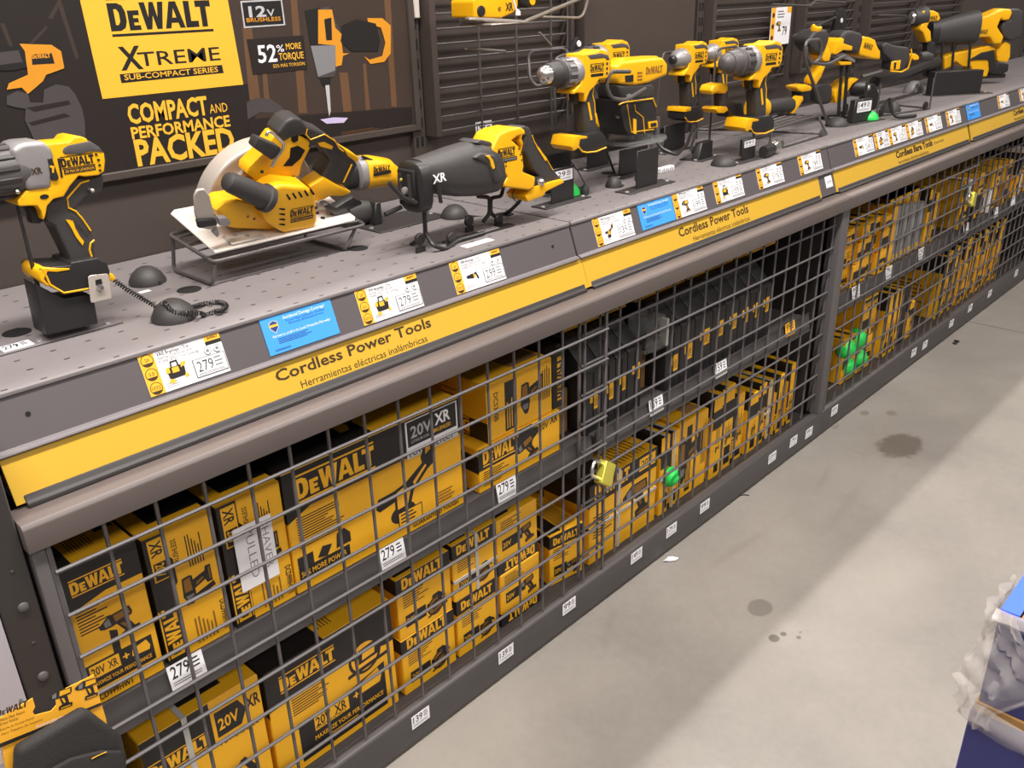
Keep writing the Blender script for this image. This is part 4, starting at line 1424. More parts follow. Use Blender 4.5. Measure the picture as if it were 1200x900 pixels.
g.lathe((ax[0] - .10, 0, zc), (-1, 0, 0), [(0, .016), (.018, .013), (.022, .006)], 'chrome', 24)
g.obj('chuck', t)
g = G()
g.prism(A([(212, 150), (250, 130), (300, 60), (335, 40), (490, 15), (480, 100), (400, 130), (350, 180), (375, 190), (430, 290), (452, 425), (330, 440), (325, 400), (255, 260), (215, 240)], 0, 200, 4, -.02), -.021, .021, 'rub', .009, 3)
g.obj('grip', t)
g = G()
q = -.0215
stroke(g, A([(418, 46), (378, 58), (315, 130), (322, 175), (355, 190), (390, 230), (425, 282)], 0, 200, 4, q), q, .0014, 'yel')
stroke(g, A([(442, 325), (425, 340), (420, 370), (432, 410), (446, 412)], 0, 200, 4, q), q, .0016, 'yel')
lp = A([(308, 230), (340, 232), (352, 270), (375, 310), (392, 330), (386, 350), (355, 310), (335, 270)], 0, 200, 4, q)
g.prism(lp, q - .0015, q + .001, 'yel')
f = fprint(g, q - .0016, lp[0][0], lp[0][0] + .05, lp[5][1], lp[0][1])
f.text('BRUSHLESS', 'pk', .12, .98, .0042, R(-58), .036, .0)
g.obj('grip_trim', t, 'yellow trim lines')
g = G()
g.prism(A([(120, 168), (180, 162), (205, 240), (185, 250), (148, 250), (142, 205)], 0, 200, 4, -.01), -.011, .011, 'blk', .004, 2)
g.obj('trigger', t)
g = G()
o_ = A([(445, 690)], 0, 150, 8.571, -.0312)[0]
g.prism([(o_[0] + a, o_[1] + b) for a, b in circ(0, 0, .0062, 18, .0034)], -.0318, -.028, 'hole')
for px, py in ((170, 640), (920, 625)):
    a = A([(px, py)], 0, 150, 8.571, -.03)[0]
    g.lathe((a[0], -.018, a[1]), (0, -1, 0), [(0, .003), (.016, .003), (.018, .001)], 'chrome', 12)
for px, py in ((965, 265), (988, 320), (1000, 372), (1005, 425)):
    a = A([(px, py)], 0, 150, 8.571, -.0312)[0]
    g.box((a[0], -.0312, a[1]), (.0034, .002, .003), 'hole')
g.obj('vents_and_screws', t)
g = G()
tp = A([(640, 200), (690, 172), (900, 130), (1000, 195), (1035, 250), (1000, 235), (900, 235), (800, 262), (650, 262), (625, 240)], 0, 150, 8.571, -.031)
g.prism(tp, -.0325, .0325, 'dgun', .004, 2)
rb = A([(1000, 215), (1040, 235), (1072, 300), (1060, 450), (1010, 480), (1045, 430), (1052, 330), (1040, 265)], 0, 150, 8.571, -.03)
g.prism(rb, -.029, .029, 'rub', .003, 2)
g.obj('top_overmould', t)
g = G()
sp = A([(465, 305), (520, 300), (590, 500), (580, 525), (515, 520)], 0, 150, 8.571, -.033)
g.prism(sp, -.0345, -.03, 'blk', .001, 1)
a = A([(500, 375), (545, 380), (540, 450), (525, 450), (520, 400), (502, 398)], 0, 150, 8.571, -.0347)
g.prism(a, -.0352, -.0346, 'yel')
p = A([(575, 305), (600, 305), (632, 495), (612, 500)], 0, 150, 8.571, -.0312)
g.prism(p, -.0318, -.030, 'hole')
g.obj('side_switch', t)
g = G()
q = -.0315
a, b = A([(622, 398), (940, 352)], 0, 150, 8.571, q)
f = fprint(g, q, 0, 1, 0, 1)
f.logo('pk', a[0], a[1], b[0] - a[0] + .002, 0, True, 1.25)
a, b = A([(648, 468), (955, 380)], 0, 150, 8.571, q)
f.rect('pk', a[0], a[1], b[0], a[1] + .007)
f.text('20V MAX XR LITHIUM ION', 'orange', a[0] + .002, a[1] + .0015, .004, 0, b[0] - a[0] - .004, .0)
a, b = A([(318, 470), (432, 460)], 0, 150, 8.571, -.0345)
f.n = .0032
f.text('XR', 'ink', a[0], a[1], .0085, 0, b[0] - a[0], .05)
g.obj('lettering', t, flat=True)
g = G()
g.prism(A([(180, 470), (200, 452), (330, 445), (330, 430), (455, 408), (500, 430), (514, 470), (515, 560), (430, 560), (300, 578), (215, 520)], 0, 200, 4, -.036), -.037, .037, 'blk', .008, 3)
b0 = g.obj('battery', t)
g = G()
q = -.0372
stroke(g, A([(185, 455), (205, 470), (235, 535), (300, 573), (425, 552)], 0, 200, 4, q), q, .0017, 'yel')
g.prism(A([(178, 475), (195, 452), (330, 455), (330, 468), (265, 478), (225, 475), (208, 510), (240, 545), (215, 540), (185, 515)], 0, 200, 4, q), q - .001, .03, 'yel', .002, 1)
g.obj('battery_trim', b0, 'yellow battery trim')
g = G()
g.prism(A([(512, 485), (535, 485), (545, 505), (535, 520), (512, 518)], 0, 200, 4, -.02), -.02, .02, 'yel', .003, 2)
g.obj('battery_latch', b0, 'yellow latch')
g = G()
hp = A([(412, 497), (425, 490), (500, 482), (510, 490), (524, 598), (430, 620), (424, 612)], 0, 200, 4, -.045)
g.prism(hp, -.046, -.0445, 'guard', .0008, 1)
hh = A([(462, 522)], 0, 200, 4, -.0465)[0]
g.prism([(hh[0] + a, hh[1] + b) for a, b in [(-.005, -.004), (.0055, -.004), (.005, .004), (-.004, .004)]], -.0468, -.046, 'hole')
g.lathe((hh[0], -.0462, hh[1] - .009), (0, -1, 0), [(0, .0055), (.0035, .005), (.004, .002)], 'chrome', 14)
g.obj('security_plate', t, 'bare metal security plate')
# its bracket
t = thing('tool_stand', loc, 'black bracket with a long base strip under the leftmost hammer drill', 'tool stand')
g = G()
bp = [hit(px, py, 2, 1.02) for px, py in ((1, 413), (6, 416), (145, 381), (135, 376))]
g.box2(-.105, .092, -.022, .020, .0004, .0035, 'steel', .001, 1)
g.obj('base_strip', t)
g = G()
g.prism(A([(165, 530), (216, 773), (463, 718), (440, 590), (420, 580), (300, 600)], 0, 200, 4, -.03), -.03, .02, 'blk', .003, 2)
g.prism(A([(72, 150), (82, 150), (215, 640), (190, 640), (165, 530)], 0, 200, 4, -.012), -.014, -.008, 'blk', .001, 1)
g.obj('bracket', t)
for px, py in ((502, 715), (185, 797)):
    p = hit(px / 4, 200 + py / 4, 2, 1.0235)
    g = G()
    g.lathe((p[0] - loc[0], p[1] - loc[1], .0035), (0, 0, 1), [(0, .006), (.002, .005), (.0026, .002)], 'gun', 14)
    g.obj('screw', t)
g = G()
p0 = hit(6, 403, 2, 1.024)
g.box2(-.088, -.044, -.018, .010, .0036, .0042, 'white')
f = Face(g, M4.Translation((-.088, -.018, .0042)), .044, .028, .0003)
f.text('279', 'pk', .08, .3, .016, 0, .022, .03)
f.lines('pk', .66, .3, .95, .9, 3)
g.obj('price_sticker', t, 'white price sticker', flat=True)

# ---------------------------------------------------------------- tether pucks and coil cord
def puck(x, y, label, r=.03, h=.03, k='rub', z=ZD):
    t = thing('tether_puck', (x, y, z + .0004), label, 'tether')
    g = G()
    g.lathe((0, 0, 0), (0, 0, 1), [(0, r), (h * .18, r), (h * .6, r * .8), (h * .9, r * .5), (h, r * .3), (h, .0005)], k, 28)
    g.obj('puck_shell', t)
    g = G()
    g.lathe((r * .2, -r * .7, h * .2), (.2, -1, 0), [(0, .004), (.012, .003)], 'rub', 8)
    g.obj('cord_boot', t)
    return t
puck(.672, .405, 'black tether puck behind, with a small white sticker at its foot', .033, .03)
t2 = puck(.607, .178, 'black tether puck with a coiled cord, in front of the circular saw', .036, .032)
g = G()
p0 = hit(165, 340, 2, 1.021); g.box2(p0[0] - .009, p0[0] + .011, p0[1] - .018, p0[1] - .006, ZD + .0003, ZD + .0008, 'white')
g.obj('white_sticker', label='tiny white sticker on the deck before a tether puck', cat='sticker')
# coil from the drill battery over the puck, loop to the right
path = [hit(134, 328, 1, .235), hit(150, 340, 1, .225), hit(170, 352, 1, .215), hit(188, 361, 1, .2), V((.592, .17, 1.052)), hit(205, 366, 1, .152), V((.635, .14, 1.030)), hit(240, 370, 1, .147), V((.665, .143, 1.0255)), hit(257, 366, 2, 1.026), hit(265, 358, 2, 1.026), hit(256, 354, 2, 1.025), hit(240, 356, 2, 1.024), hit(222, 361, 2, 1.03)]
def spline(pts, n=16):
    out = []
    for i in range(len(pts) - 1):
        p0, p1, p2, p3 = pts[max(i - 1, 0)], pts[i], pts[i + 1], pts[min(i + 2, len(pts) - 1)]
        for j in range(n):
            u = j / n
            out.append(.5 * ((2 * p1) + (p2 - p0) * u + (2 * p0 - 5 * p1 + 4 * p2 - p3) * u * u + (3 * p1 - p0 - 3 * p2 + p3) * u ** 3))
    return out + [pts[-1]]
sp = spline([V(p) for p in path], 40)
L = [0]
for a, b in zip(sp, sp[1:]): L.append(L[-1] + (b - a).length)
coil = []
up = V((0, 0, 1))
m_ = int(L[-1] / .0005)
j = 0
for i in range(m_):
    s_ = L[-1] * i / m_
    while j < len(L) - 2 and L[j + 1] < s_: j += 1
    u = (s_ - L[j]) / max(1e-9, L[j + 1] - L[j])
    c = sp[j].lerp(sp[j + 1], u)
    tg = (sp[j + 1] - sp[j]).normalized()
    n1 = tg.cross(V((.2, .5, .84))).normalized()
    n2 = tg.cross(n1)
    a = 2 * math.pi * s_ / .0042
    coil.append(c + n1 * (.0034 * math.cos(a)) + n2 * (.0034 * math.sin(a)))
g = G()
g.tube(coil, .0011, 'blk', 5)
g.obj('coil_cord', label='black coiled tether cord running from the hammer drill over the puck', cat='cord')

# ---------------------------------------------------------------- circular saw on a wire stand
t = thing('wire_stand', (.757, .28, ZD), 'bent wire stand carrying the circular saw', 'tool stand')
inv = M4.Translation(-t.location)
g = G(inv)
r = .0036
zf, zb = 1.066, 1.094
g.tube(round_path([(.742, .278, zf), (1.085, .278, zf), (1.085, .425, zb), (.738, .425, zb)], .012, 4, True), r, 'wire', 8, True)
g.obj('top_loop', t)
for xa, xb in ((.748, .737), (1.062, 1.034)):
    g = G(inv)
    g.tube(round_path([(xa, .284, zf - .004), (xb, .284, 1.0245), (xb, .43, 1.0245), (xa - .004, .423, zb - .006)], .012, 4), r, 'wire', 8)
    g.obj('leg_loop', t)
g = G(inv)
for k in range(4):
    g.tube([(.74, .30 + .034 * k, zf + .005 + .0066 * k), (1.084, .30 + .034 * k, zf + .005 + .0066 * k)], .002, 'wire', 6)
g.obj('cross_wires', t)
loc, rot = (.757, .283, 1.0785), (R(20), 0, R(-1))
A = T_(loc, rot)
t = thing('circular_saw', loc, 'yellow cordless circular saw with light guard on a wire stand', 'power tool', rot=rot)
g = G()
g.prism([(-.006, 0), (.302, 0), (.31, .01), (.31, .15), (.29, .16), (.0, .16), (-.012, .15)], 0, .0035, 'alu', .001, 1, M4(((1, 0, 0, 0), (0, 0, 1, 0), (0, 1, 0, 0), (0, 0, 0, 1))))
g.box2(.03, .10, .006, .04, .0035, .009, 'guard', .002, 1)
for px, py in ((.07, .02), (.05, .03), (.105, .055), (.245, .03)):
    g.lathe((px, py, .0035), (0, 0, 1), [(0, .005), (.007 if px < .1 else .001, .0045)], 'hole' if px > .1 else 'gun', 12)
g.obj('shoe_plate', t)
# guard: half disc shell
cg = A([(505, 395)], 180, 120, 4, .09)[0]
cx_, cz_ = cg[0], .03
g = G()
Rg = .118
arc = [(cx_ + Rg * math.cos(a), cz_ + Rg * math.sin(a)) for a in [R(-8 + 196 * i / 40) for i in range(41)]]
inner = [(cx_ + (Rg - .03) * math.cos(a), cz_ + (Rg - .03) * math.sin(a)) for a in [R(188 - 196 * i / 40) for i in range(41)]]
g.prism([(cx_ + Rg * math.cos(R(-8 + 196 * i / 40)), cz_ + Rg * math.sin(R(-8 + 196 * i / 40))) for i in range(41)], .088, .128, 'guard', .006, 3)
g.obj('blade_guard', t, 'light grey blade guard')
g = G()
g.prism([(cx_ + .088 * math.cos(R(4 + 172 * i / 30)), cz_ + .088 * math.sin(R(4 + 172 * i / 30))) for i in range(31)], .078, .0885, 'guard', .004, 2)
g.obj('inner_guard', t)
g = G()
g.lathe((cx_ - .05, .10, .02), (0, -1, 0), [(0, .05), (.003, .05)], 'brown', 30)
g.obj('lower_guard', t)
# motor housing
g = G()
mp = A([(560, 400), (600, 385), (720, 395), (760, 430), (768, 560), (745, 590), (610, 612), (585, 600), (520, 560), (500, 470)], 180, 120, 4, .008)
g.prism(mp, .006, .07, 'yel', .010, 3)
g.prism(A([(285, 505), (330, 470), (400, 460), (480, 480), (560, 440), (580, 600), (380, 590), (350, 585)], 180, 120, 4, .03), .028, .075, 'yel', .006, 2)
g.prism(A([(730, 395), (800, 350), (850, 380), (930, 420), (900, 440), (830, 440), (765, 470)], 180, 120, 4, .045), .043, .08, 'yel', .006, 2)
g.obj('motor_housing', t)
g = G()
for i in range(5):
    a, b = A([(625 + 28 * i, 432 - 6 * i), (640 + 28 * i, 455 - 6 * i)], 180, 120, 4, .005)
    g.tube([(a[0], .0065, a[1]), (b[0], .0055, b[1])], .002, 'hole', 6)
for i in range(4):
    a, b = A([(590, 500 + 24 * i), (615, 502 + 24 * i)], 180, 120, 4, .005)
    g.tube([(a[0], .0075, a[1]), (b[0], .0055, b[1])], .002, 'hole', 6)
for px, py in ((765, 495), (770, 520), (475, 565), (505, 575), (545, 355)):
    a = A([(px, py)], 180, 120, 4, .004)[0]
    g.lathe((a[0], .0065 if px > 600 else .03, a[1]), (0, -1, 0), [(0, .0035), (.002, .003)], 'blk', 10)
q = .0055
a, b = A([(640, 538), (748, 512)], 180, 120, 4, q)
f = fprint(g, q, 0, 1, 0, 1)
f.logo('pk', a[0], a[1], b[0] - a[0], 0, True, 1.3)
a, b = A([(642, 566), (748, 532)], 180, 120, 4, q)
f.rect('pk', a[0], a[1], b[0], a[1] + .0085)
f.text('20V MAX LITHIUM ION', 'orange', a[0] + .002, a[1] + .002, .0042, 0, b[0] - a[0] - .004, .0)
g.obj('vents_and_lettering', t)
# body neck and main handle
g = G()
g.prism(A([(440, 300), (500, 240), (560, 150), (640, 130), (720, 170), (740, 190), (690, 290), (680, 340), (590, 380), (500, 380), (430, 330)], 180, 120, 4, .055), .05, .085, 'yel', .006, 2)
g.obj('handle_frame', t)
g = G()
g.prism(A([(645, 215), (680, 205), (712, 225), (690, 265), (650, 300), (610, 300), (640, 260)], 180, 120, 4, .048), .0488, .0865, 'hole')
g.prism(A([(648, 160), (665, 148), (680, 155), (678, 180), (660, 190), (648, 180)], 180, 120, 4, .048), .0485, .052, 'hole')
g.obj('handle_opening', t)
g = G()
g.prism(A([(575, 145), (620, 85), (655, 70), (690, 75), (720, 110), (790, 135), (840, 170), (920, 250), (955, 290), (935, 330), (905, 395), (785, 350), (830, 270), (770, 200), (720, 215), (735, 180), (700, 150), (640, 165), (610, 185)], 180, 120, 4, .05), .047, .088, 'rub', .009, 3)
g.obj('rear_handle', t)
g = G()
q = .0465
stroke(g, A([(720, 125), (715, 150), (735, 175), (800, 150), (850, 180), (870, 215), (890, 230)], 180, 120, 4, q), q, .0013, 'yel')
stroke(g, A([(890, 375), (930, 290)], 180, 120, 4, q), q, .0016, 'yel')
g.prism(A([(770, 190), (800, 185), (840, 205), (835, 220), (780, 205)], 180, 120, 4, q), q - .001, q + .002, 'yel')
g.prism(A([(890, 215), (960, 255), (950, 280), (905, 250)], 180, 120, 4, .05), .046, .085, 'yel', .003, 2)
g.obj('handle_trim', t, 'yellow handle trim')
g = G()
q0, q1 = A([(345, 372), (545, 458)], 180, 120, 4, .012)
dv = V((q1[0] - q0[0], -.004, q1[1] - q0[1]))
L_ = dv.length
g.lathe((q0[0], .018, q0[1]), dv, [(0, .010), (.004, .016), (.012, .0185), (L_ * .55, .0205), (L_ - .016, .022), (L_ - .014, .026), (L_ - .003, .026), (L_, .020)], 'rub', 26)
g.obj('front_handle', t)
g = G()
g.prism(A([(470, 215), (490, 165), (595, 210), (600, 230), (555, 275), (545, 265)], 180, 120, 4, .028), .027, .05, 'rub', .005, 2)
g.obj('front_pad', t)
g = G()
pts = A([(530, 160), (540, 138), (565, 148), (615, 195), (610, 220), (580, 260), (555, 305)], 180, 120, 4, .022)
g.tube(round_path([(x, .024, z) for x, z in pts], .012, 4), .0028, 'chrome', 8)
g.obj('rafter_hook', t, 'bright metal rafter hook')
g = G()
qq = A([(190, 440), (205, 410), (240, 405), (265, 440), (300, 590), (270, 600), (215, 590), (195, 520)], 180, 120, 4, .012)
g.prism(qq, .012, .018, 'guard', .002, 1)
g.prism(A([(200, 550), (290, 545), (300, 575), (210, 590)], 180, 120, 4, .008), .006, .014, 'blk', .002, 1)
g.prism(A([(300, 540), (340, 535), (360, 560), (345, 580), (305, 575)], 180, 120, 4, .012), .008, .022, 'gun', .003, 2)
g.prism(A([(275, 610), (300, 585), (310, 620), (300, 635)], 180, 120, 4, .008), .008, .014, 'gun', .001, 1)
g.obj('bevel_scale', t)
g = G()
lv = A([(790, 480), (815, 470), (850, 490), (930, 440), (970, 460), (975, 475), (850, 530), (820, 510)], 180, 120, 4, .03)
g.prism(lv, .026, .045, 'blk', .004, 2)
g.obj('depth_lever', t)
g = G()
a, b = A([(583, 383), (665, 365)], 180, 120, 4, .047)
f = fprint(g, .049, 0, 1, 0, 1)
f.rect('pk', a[0], a[1], b[0], a[1] + .010)
f.text('BRUSHLESS', 'orange', a[0] + .003, a[1] + .0025, .005, 0, b[0] - a[0] - .006, .01)
a, b = A([(690, 470), (697, 470)], 180, 120, 4, .047)
g.obj('badge', t, flat=True)

# ---------------------------------------------------------------- short yellow tool behind the circular saw
loc = (1.25, .45, ZD)
A = T_(loc)
t = thing('angle_grinder', loc, 'short yellow cordless tool lying behind the circular saw handle', 'power tool')
g = G()
ym = A([(960, 330), (1110, 340)], 180, 120, 4, 0)
z0_, z1_ = ym[0][1], ym[1][1]
x0_, x1_ = ym[0][0] + .004, ym[1][0] + .012
g.loft([(x0_, 0, z0_, .036, .037), (x0_ + .03, 0, z0_ - .002, .036, .036), (x0_ + .075, 0, (z0_ + z1_) / 2, .033, .031), (x1_ - .012, 0, z1_, .03, .029), (x1_, 0, z1_, .02, .022)], 'yel', 28, 2.6)
g.obj('motor_housing', t)
g = G()
g.loft([(x0_ - .024, 0, z0_, .028, .03), (x0_ - .018, 0, z0_, .037, .038), (x0_ - .001, 0, z0_, .037, .038)], 'gun', 28, 2.2)
g.loft([(x0_ - .085, 0, z0_, .02, .024), (x0_ - .07, 0, z0_, .027, .03), (x0_ - .025, 0, z0_, .03, .032)], 'blk', 28, 2.6)
g.obj('gear_head', t)
g = G()
stroke(g, A([(985, 255), (1050, 280), (1120, 292), (1142, 310)], 180, 120, 4, -.03), -.024, .003, 'blk')
a, b = A([(1030, 330), (1108, 330)], 180, 120, 4, -.036)
f = fprint(g, -.0375, 0, 1, 0, 1)
f.logo('pk', a[0], a[1], b[0] - a[0], R(-4), True, 1.3)
a = A([(1030, 347)], 180, 120, 4, -.036)[0]
f.rect('pk', a[0], a[1], a[0] + .05, a[1] + .007)
g.obj('trim_and_lettering', t)
g = G()
g.loft([(x0_ - .06, -.01, .03, .025, .0295), (x0_ - .02, -.01, .03, .03, .0295), (x0_ + .02, -.01, .025, .024, .0245)], 'rub', 20, 2.4)
g.obj('paddle_base', t)
stand('tool_stand', (1.27, .40, ZD), 'flat black stand behind the circular saw with a price sticker and cord', .20, .12, [(-.06, -.045, .0, .03, .052, .01)], 0)

# ---------------------------------------------------------------- reciprocating saw on a stand
def recip(loc, rot, label, S, boot_label=True):
    t = thing('reciprocating_saw', loc, label, 'power tool', rot=rot)
    return t
loc, rot = (1.15, .17, ZD), (0, 0, R(-2))
A = T_(loc, rot)
t = thing('reciprocating_saw', loc, 'black and yellow reciprocating saw with white letters on wire stand', 'power tool', rot=rot)
top = A([(200, 268), (270, 245), (370, 208), (470, 178), (540, 188), (595, 240)], 440, 120, 4, -.01)
bot = A([(245, 400), (280, 430), (370, 442), (470, 440), (560, 420), (612, 365)], 440, 120, 4, -.01)
secs = []
for (xa, za), (xb, zb_), hw in zip(top, bot, (.034, .042, .046, .047, .040, .028)):
    secs.append((xa, xb, za, zb_, hw))
vs, fs, nn = [], [], 28
for xa, xb, za, zb_, hw in secs:
    for i in range(nn):
        a = 2 * math.pi * i / nn
        c, s_ = math.cos(a), math.sin(a)
        c = math.copysign(abs(c) ** .75, c)
        s_ = math.copysign(abs(s_) ** .75, s_)
        vs.append(((xa + xb) / 2 + (xa - xb) / 2 * s_, hw * c, (za + zb_) / 2 + (za - zb_) / 2 * s_))
for j in range(len(secs) - 1):
    for i in range(nn): fs.append((j * nn + i, j * nn + (i + 1) % nn, (j + 1) * nn + (i + 1) % nn, (j + 1) * nn + i))
fs += [tuple(range(nn)), tuple(range((len(secs) - 1) * nn, len(secs) * nn))]
g = G()
g.add(vs, fs, 'rub')
g.prism(A([(455, 260), (490, 235), (560, 245), (585, 325), (598, 345), (588, 372), (560, 380), (515, 290)], 440, 120, 4, -.045), -.049, .045, 'rub', .008, 3)
g.prism(A([(470, 190), (500, 175), (545, 185), (555, 205), (520, 215)], 440, 120, 4, -.03), -.03, .03, 'rub', .006, 2)
g.obj('front_boot', t)
g = G()
yp = A([(515, 250), (535, 248), (550, 270), (560, 305), (550, 316), (542, 300), (535, 270)], 440, 120, 4, -.05)
g.prism(yp, -.0515, -.047, 'yel', .001, 1)
a, b = A([(262, 380), (325, 362)], 440, 120, 4, -.044)
f = fprint(g, -.0495, 0, 1, 0, 1)
f.text('XR', 'white', a[0], a[1], .016, R(3), b[0] - a[0], .05)
g.obj('boot_marks', t)
g = G()
g.prism(A([(545, 225), (560, 190), (580, 150), (620, 130), (680, 116), (700, 130), (704, 150), (665, 160), (640, 178), (670, 205), (690, 250), (696, 300), (690, 325), (750, 350), (745, 400), (720, 412), (605, 398), (600, 380), (620, 350), (590, 310)], 440, 120, 4, -.035), -.036, .036, 'yel', .008, 3)
g.obj('motor_housing', t)
g = G()
g.prism(A([(655, 125), (700, 108), (722, 118), (735, 150), (750, 190), (800, 260), (850, 335), (882, 368), (860, 385), (800, 400), (765, 345), (735, 310), (705, 240), (690, 232), (706, 160), (690, 135)], 440, 120, 4, -.022), -.023, .023, 'rub', .008, 3)
g.obj('grip', t)
g = G()
q = -.0235
stroke(g, A([(735, 155), (745, 185), (760, 210), (800, 262), (832, 318)], 440, 120, 4, q), q, .0013, 'yel')
g.prism(A([(752, 205), (765, 210), (803, 268), (796, 275)], 440, 120, 4, q), q - .001, q + .002, 'yel')
ring = A([(690, 135), (704, 150), (696, 170), (708, 200), (700, 232), (686, 238), (694, 205), (676, 180), (684, 160)], 440, 120, 4, q)
g.prism(ring, -.018, .018, 'yel', .002, 1)
g.obj('grip_trim', t, 'yellow trigger guard and grip trim')
g = G()
g.prism(A([(655, 182), (680, 170), (694, 195), (700, 222), (688, 235), (672, 212)], 440, 120, 4, -.008), -.009, .009, 'blk', .002, 1)
g.obj('trigger', t)
g = G()
g.prism(A([(700, 440), (742, 395), (770, 388), (875, 360), (886, 375), (800, 418), (785, 440), (715, 466)], 440, 120, 4, -.03), -.031, .031, 'yel', .003, 2)
g.prism(A([(738, 395), (760, 350), (780, 345), (810, 390), (800, 412), (780, 430), (745, 420)], 440, 120, 4, -.026), -.027, .027, 'blk', .003, 2)
g.obj('battery_foot', t)
g = G()
a = A([(782, 378)], 440, 120, 4, -.034)[0]
g.lathe((a[0], -.026, a[1]), (.3, -1, .4), [(0, .009), (.006, .009), (.01, .006), (.012, .002)], 'chrome', 14)
g.obj('tether_plug', t, 'crumpled bright tether plug')
g = G()
q = -.0365
a, b = A([(575, 258), (655, 238)], 440, 120, 4, q)
f = fprint(g, q, 0, 1, 0, 1)
f.logo('pk', a[0], a[1], b[0] - a[0], 0, True, 1.35)
a, b = A([(590, 283), (664, 260)], 440, 120, 4, q)
f.rect('pk', a[0], a[1], b[0], a[1] + .0075)
f.text('20V MAX BRUSHLESS', 'lgrey', a[0] + .002, a[1] + .002, .0036, 0, b[0] - a[0] - .004, .0)
for px, py in ((672, 218), (680, 245), (686, 270), (580, 235), (612, 298), (612, 280)):
    a = A([(px, py)], 440, 120, 4, q)[0]
    f.poly('hole', [(a[0] + u, a[1] + v) for u, v in circ(0, 0, .0022, 8)])
g.obj('lettering', t, flat=True)
# shoe and blade clamp at the front: an oval collar facing the nose end
cs_ = A([(198, 388)], 440, 120, 4, 0)[0]
top_, bot_ = A([(175, 272), (205, 508)], 440, 120, 4, 0)
hz = (top_[1] - bot_[1]) / 2
cx0, cz0 = cs_[0], (top_[1] + bot_[1]) / 2
g = G()
g.loft([(cx0 - .022, 0, cz0, .034, hz * .86), (cx0 - .018, 0, cz0, .040, hz * .98), (cx0 - .004, 0, cz0, .043, hz), (cx0 + .003, 0, cz0, .043, hz), (cx0 + .006, 0, cz0 + .004, .036, hz * .8)], 'blk', 36, 3.2)
g.obj('shoe_collar', t)
g = G()
g.box2(cx0 - .030, cx0 - .022, -.026, .026, cz0 - hz * .72, cz0 + hz * .72, 'hole', .003, 1)
for yy in (-.014, .014):
    g.tube([(cx0 - .031, yy, cz0 - hz * .5), (cx0 - .031, yy, cz0 + hz * .55)], .004, 'darker', 6)
g.lathe((cx0 - .030, .0, cz0 - .005), (-1, 0, 0), [(0, .008), (.006, .007), (.008, .004)], 'gun', 14)
g.lathe((cx0 - .030, -.02, cz0 - hz * .45), (-1, 0, 0), [(0, .005), (.004, .004)], 'gun', 12)
g.lathe((cx0 - .030, .012, cz0 + hz * .3), (-1, 0, 0), [(0, .004), (.004, .003)], 'brass', 12)
g.tube(round_path([(cx0 - .030, -.03, cz0 - hz * .5), (cx0 - .06, -.028, cz0 - hz * .2), (cx0 - .085, -.02, cz0 + hz * .45)], .01, 4), .0045, 'blk', 8)
g.tube([(cx0 - .03, .02, cz0 - hz * .8), (cx0 - .07, .02, cz0 - hz * .95)], .005, 'blk', 8)
g.obj('blade_clamp', t)
# its stand
t = thing('tool_stand', (1.25, .17, ZD), 'black forked wire stand under the white marked reciprocating saw', 'tool stand')
inv = M4.Translation(-t.location)
g = G(inv)
def hp_(px, py, y): return tuple(hit(440 + px / 4, 120 + py / 4, 1, y))
g.box2(1.20, 1.40, .155, .178, ZD + .0004, ZD + .004, 'darker', .001, 1)
g.obj('base_strip', t)
g = G(inv)
g.tube(round_path([hp_(168, 665, .215), hp_(235, 625, .165), hp_(228, 500, .165)], .01, 4), .0045, 'blk', 8)
g.tube(round_path([hp_(235, 612, .165), hp_(270, 672, .135), hp_(330, 690, .13), (1.22, .152, ZD + .005), (1.30, .152, ZD + .005)], .01, 4), .0045, 'blk', 8)
g.tube([hp_(290, 372, .118), hp_(307, 470, .118)], .004, 'blk', 8)
g.obj('front_fork', t)
g = G(inv)
g.tube(round_path([hp_(505, 560, .19), hp_(535, 520, .19), hp_(535, 445, .19), hp_(480, 440, .19)], .008, 4), .0045, 'blk', 8)
g.tube(round_path([hp_(580, 545, .19), hp_(540, 520, .19), hp_(540, 448, .19), hp_(590, 440, .19), hp_(600, 395, .19)], .008, 4), .0045, 'blk', 8)
g.obj('rear_fork', t)
for px, py, y in ((205, 640, .16), (352, 645, .155), (435, 555, .2), (575, 580, .19)):
    g = G(inv)
    a = hp_(px, py, y)
    g.lathe((a[0], a[1], max(a[2], ZD + .0135)), (0, -1, 0), [(0, .0125), (.004, .0125), (.006, .010)], 'blk', 18)
    g.box2(a[0] - .0115, a[0] + .0115, a[1] - .004, a[1], ZD + .0006, ZD + .012, 'blk')
    g.obj('clamp_tab', t)
g = G(inv)
a = hit(438, 615, 1, .17)
g.box2(1.30, 1.355, .16, .176, ZD + .0042, ZD + .0047, 'white')
f = Face(g, M4.Translation((1.30, .16, ZD + .0047)), .055, .016, .0003)
f.lines('pk', .05, .1, .95, .9, 9, True)
g.obj('price_sticker', t, 'white barcode sticker', flat=True)
puck(1.375, .325, 'black tether puck behind the stand of the white marked reciprocating saw', .032, .028)
g = G()
g.box2(1.205, 1.285, .106, .128, ZD + .0004, ZD + .0009, 'white')
g.obj('paper_slip', label='white paper slip on the deck in front of the reciprocating saw stand', cat='paper')
g = G()
g.tube(spline([V(hp_(400, 530, .3)), V(hp_(500, 540, .28)), V(hp_(600, 525, .25)), V(hp_(660, 480, .2)), V(hp_(690, 440, .16)), V(hp_(695, 420, .16))], 10), .0042, 'blk', 8)
g.tube(spline([V(hp_(650, 408, .15)), V(hp_(642, 440, .15)), V(hp_(665, 465, .17)), V(hp_(690, 440, .16))], 10), .0012, 'blk', 6)
g.obj('thick_cable', label='thick black tether cord under the reciprocating saw battery foot', cat='cord')

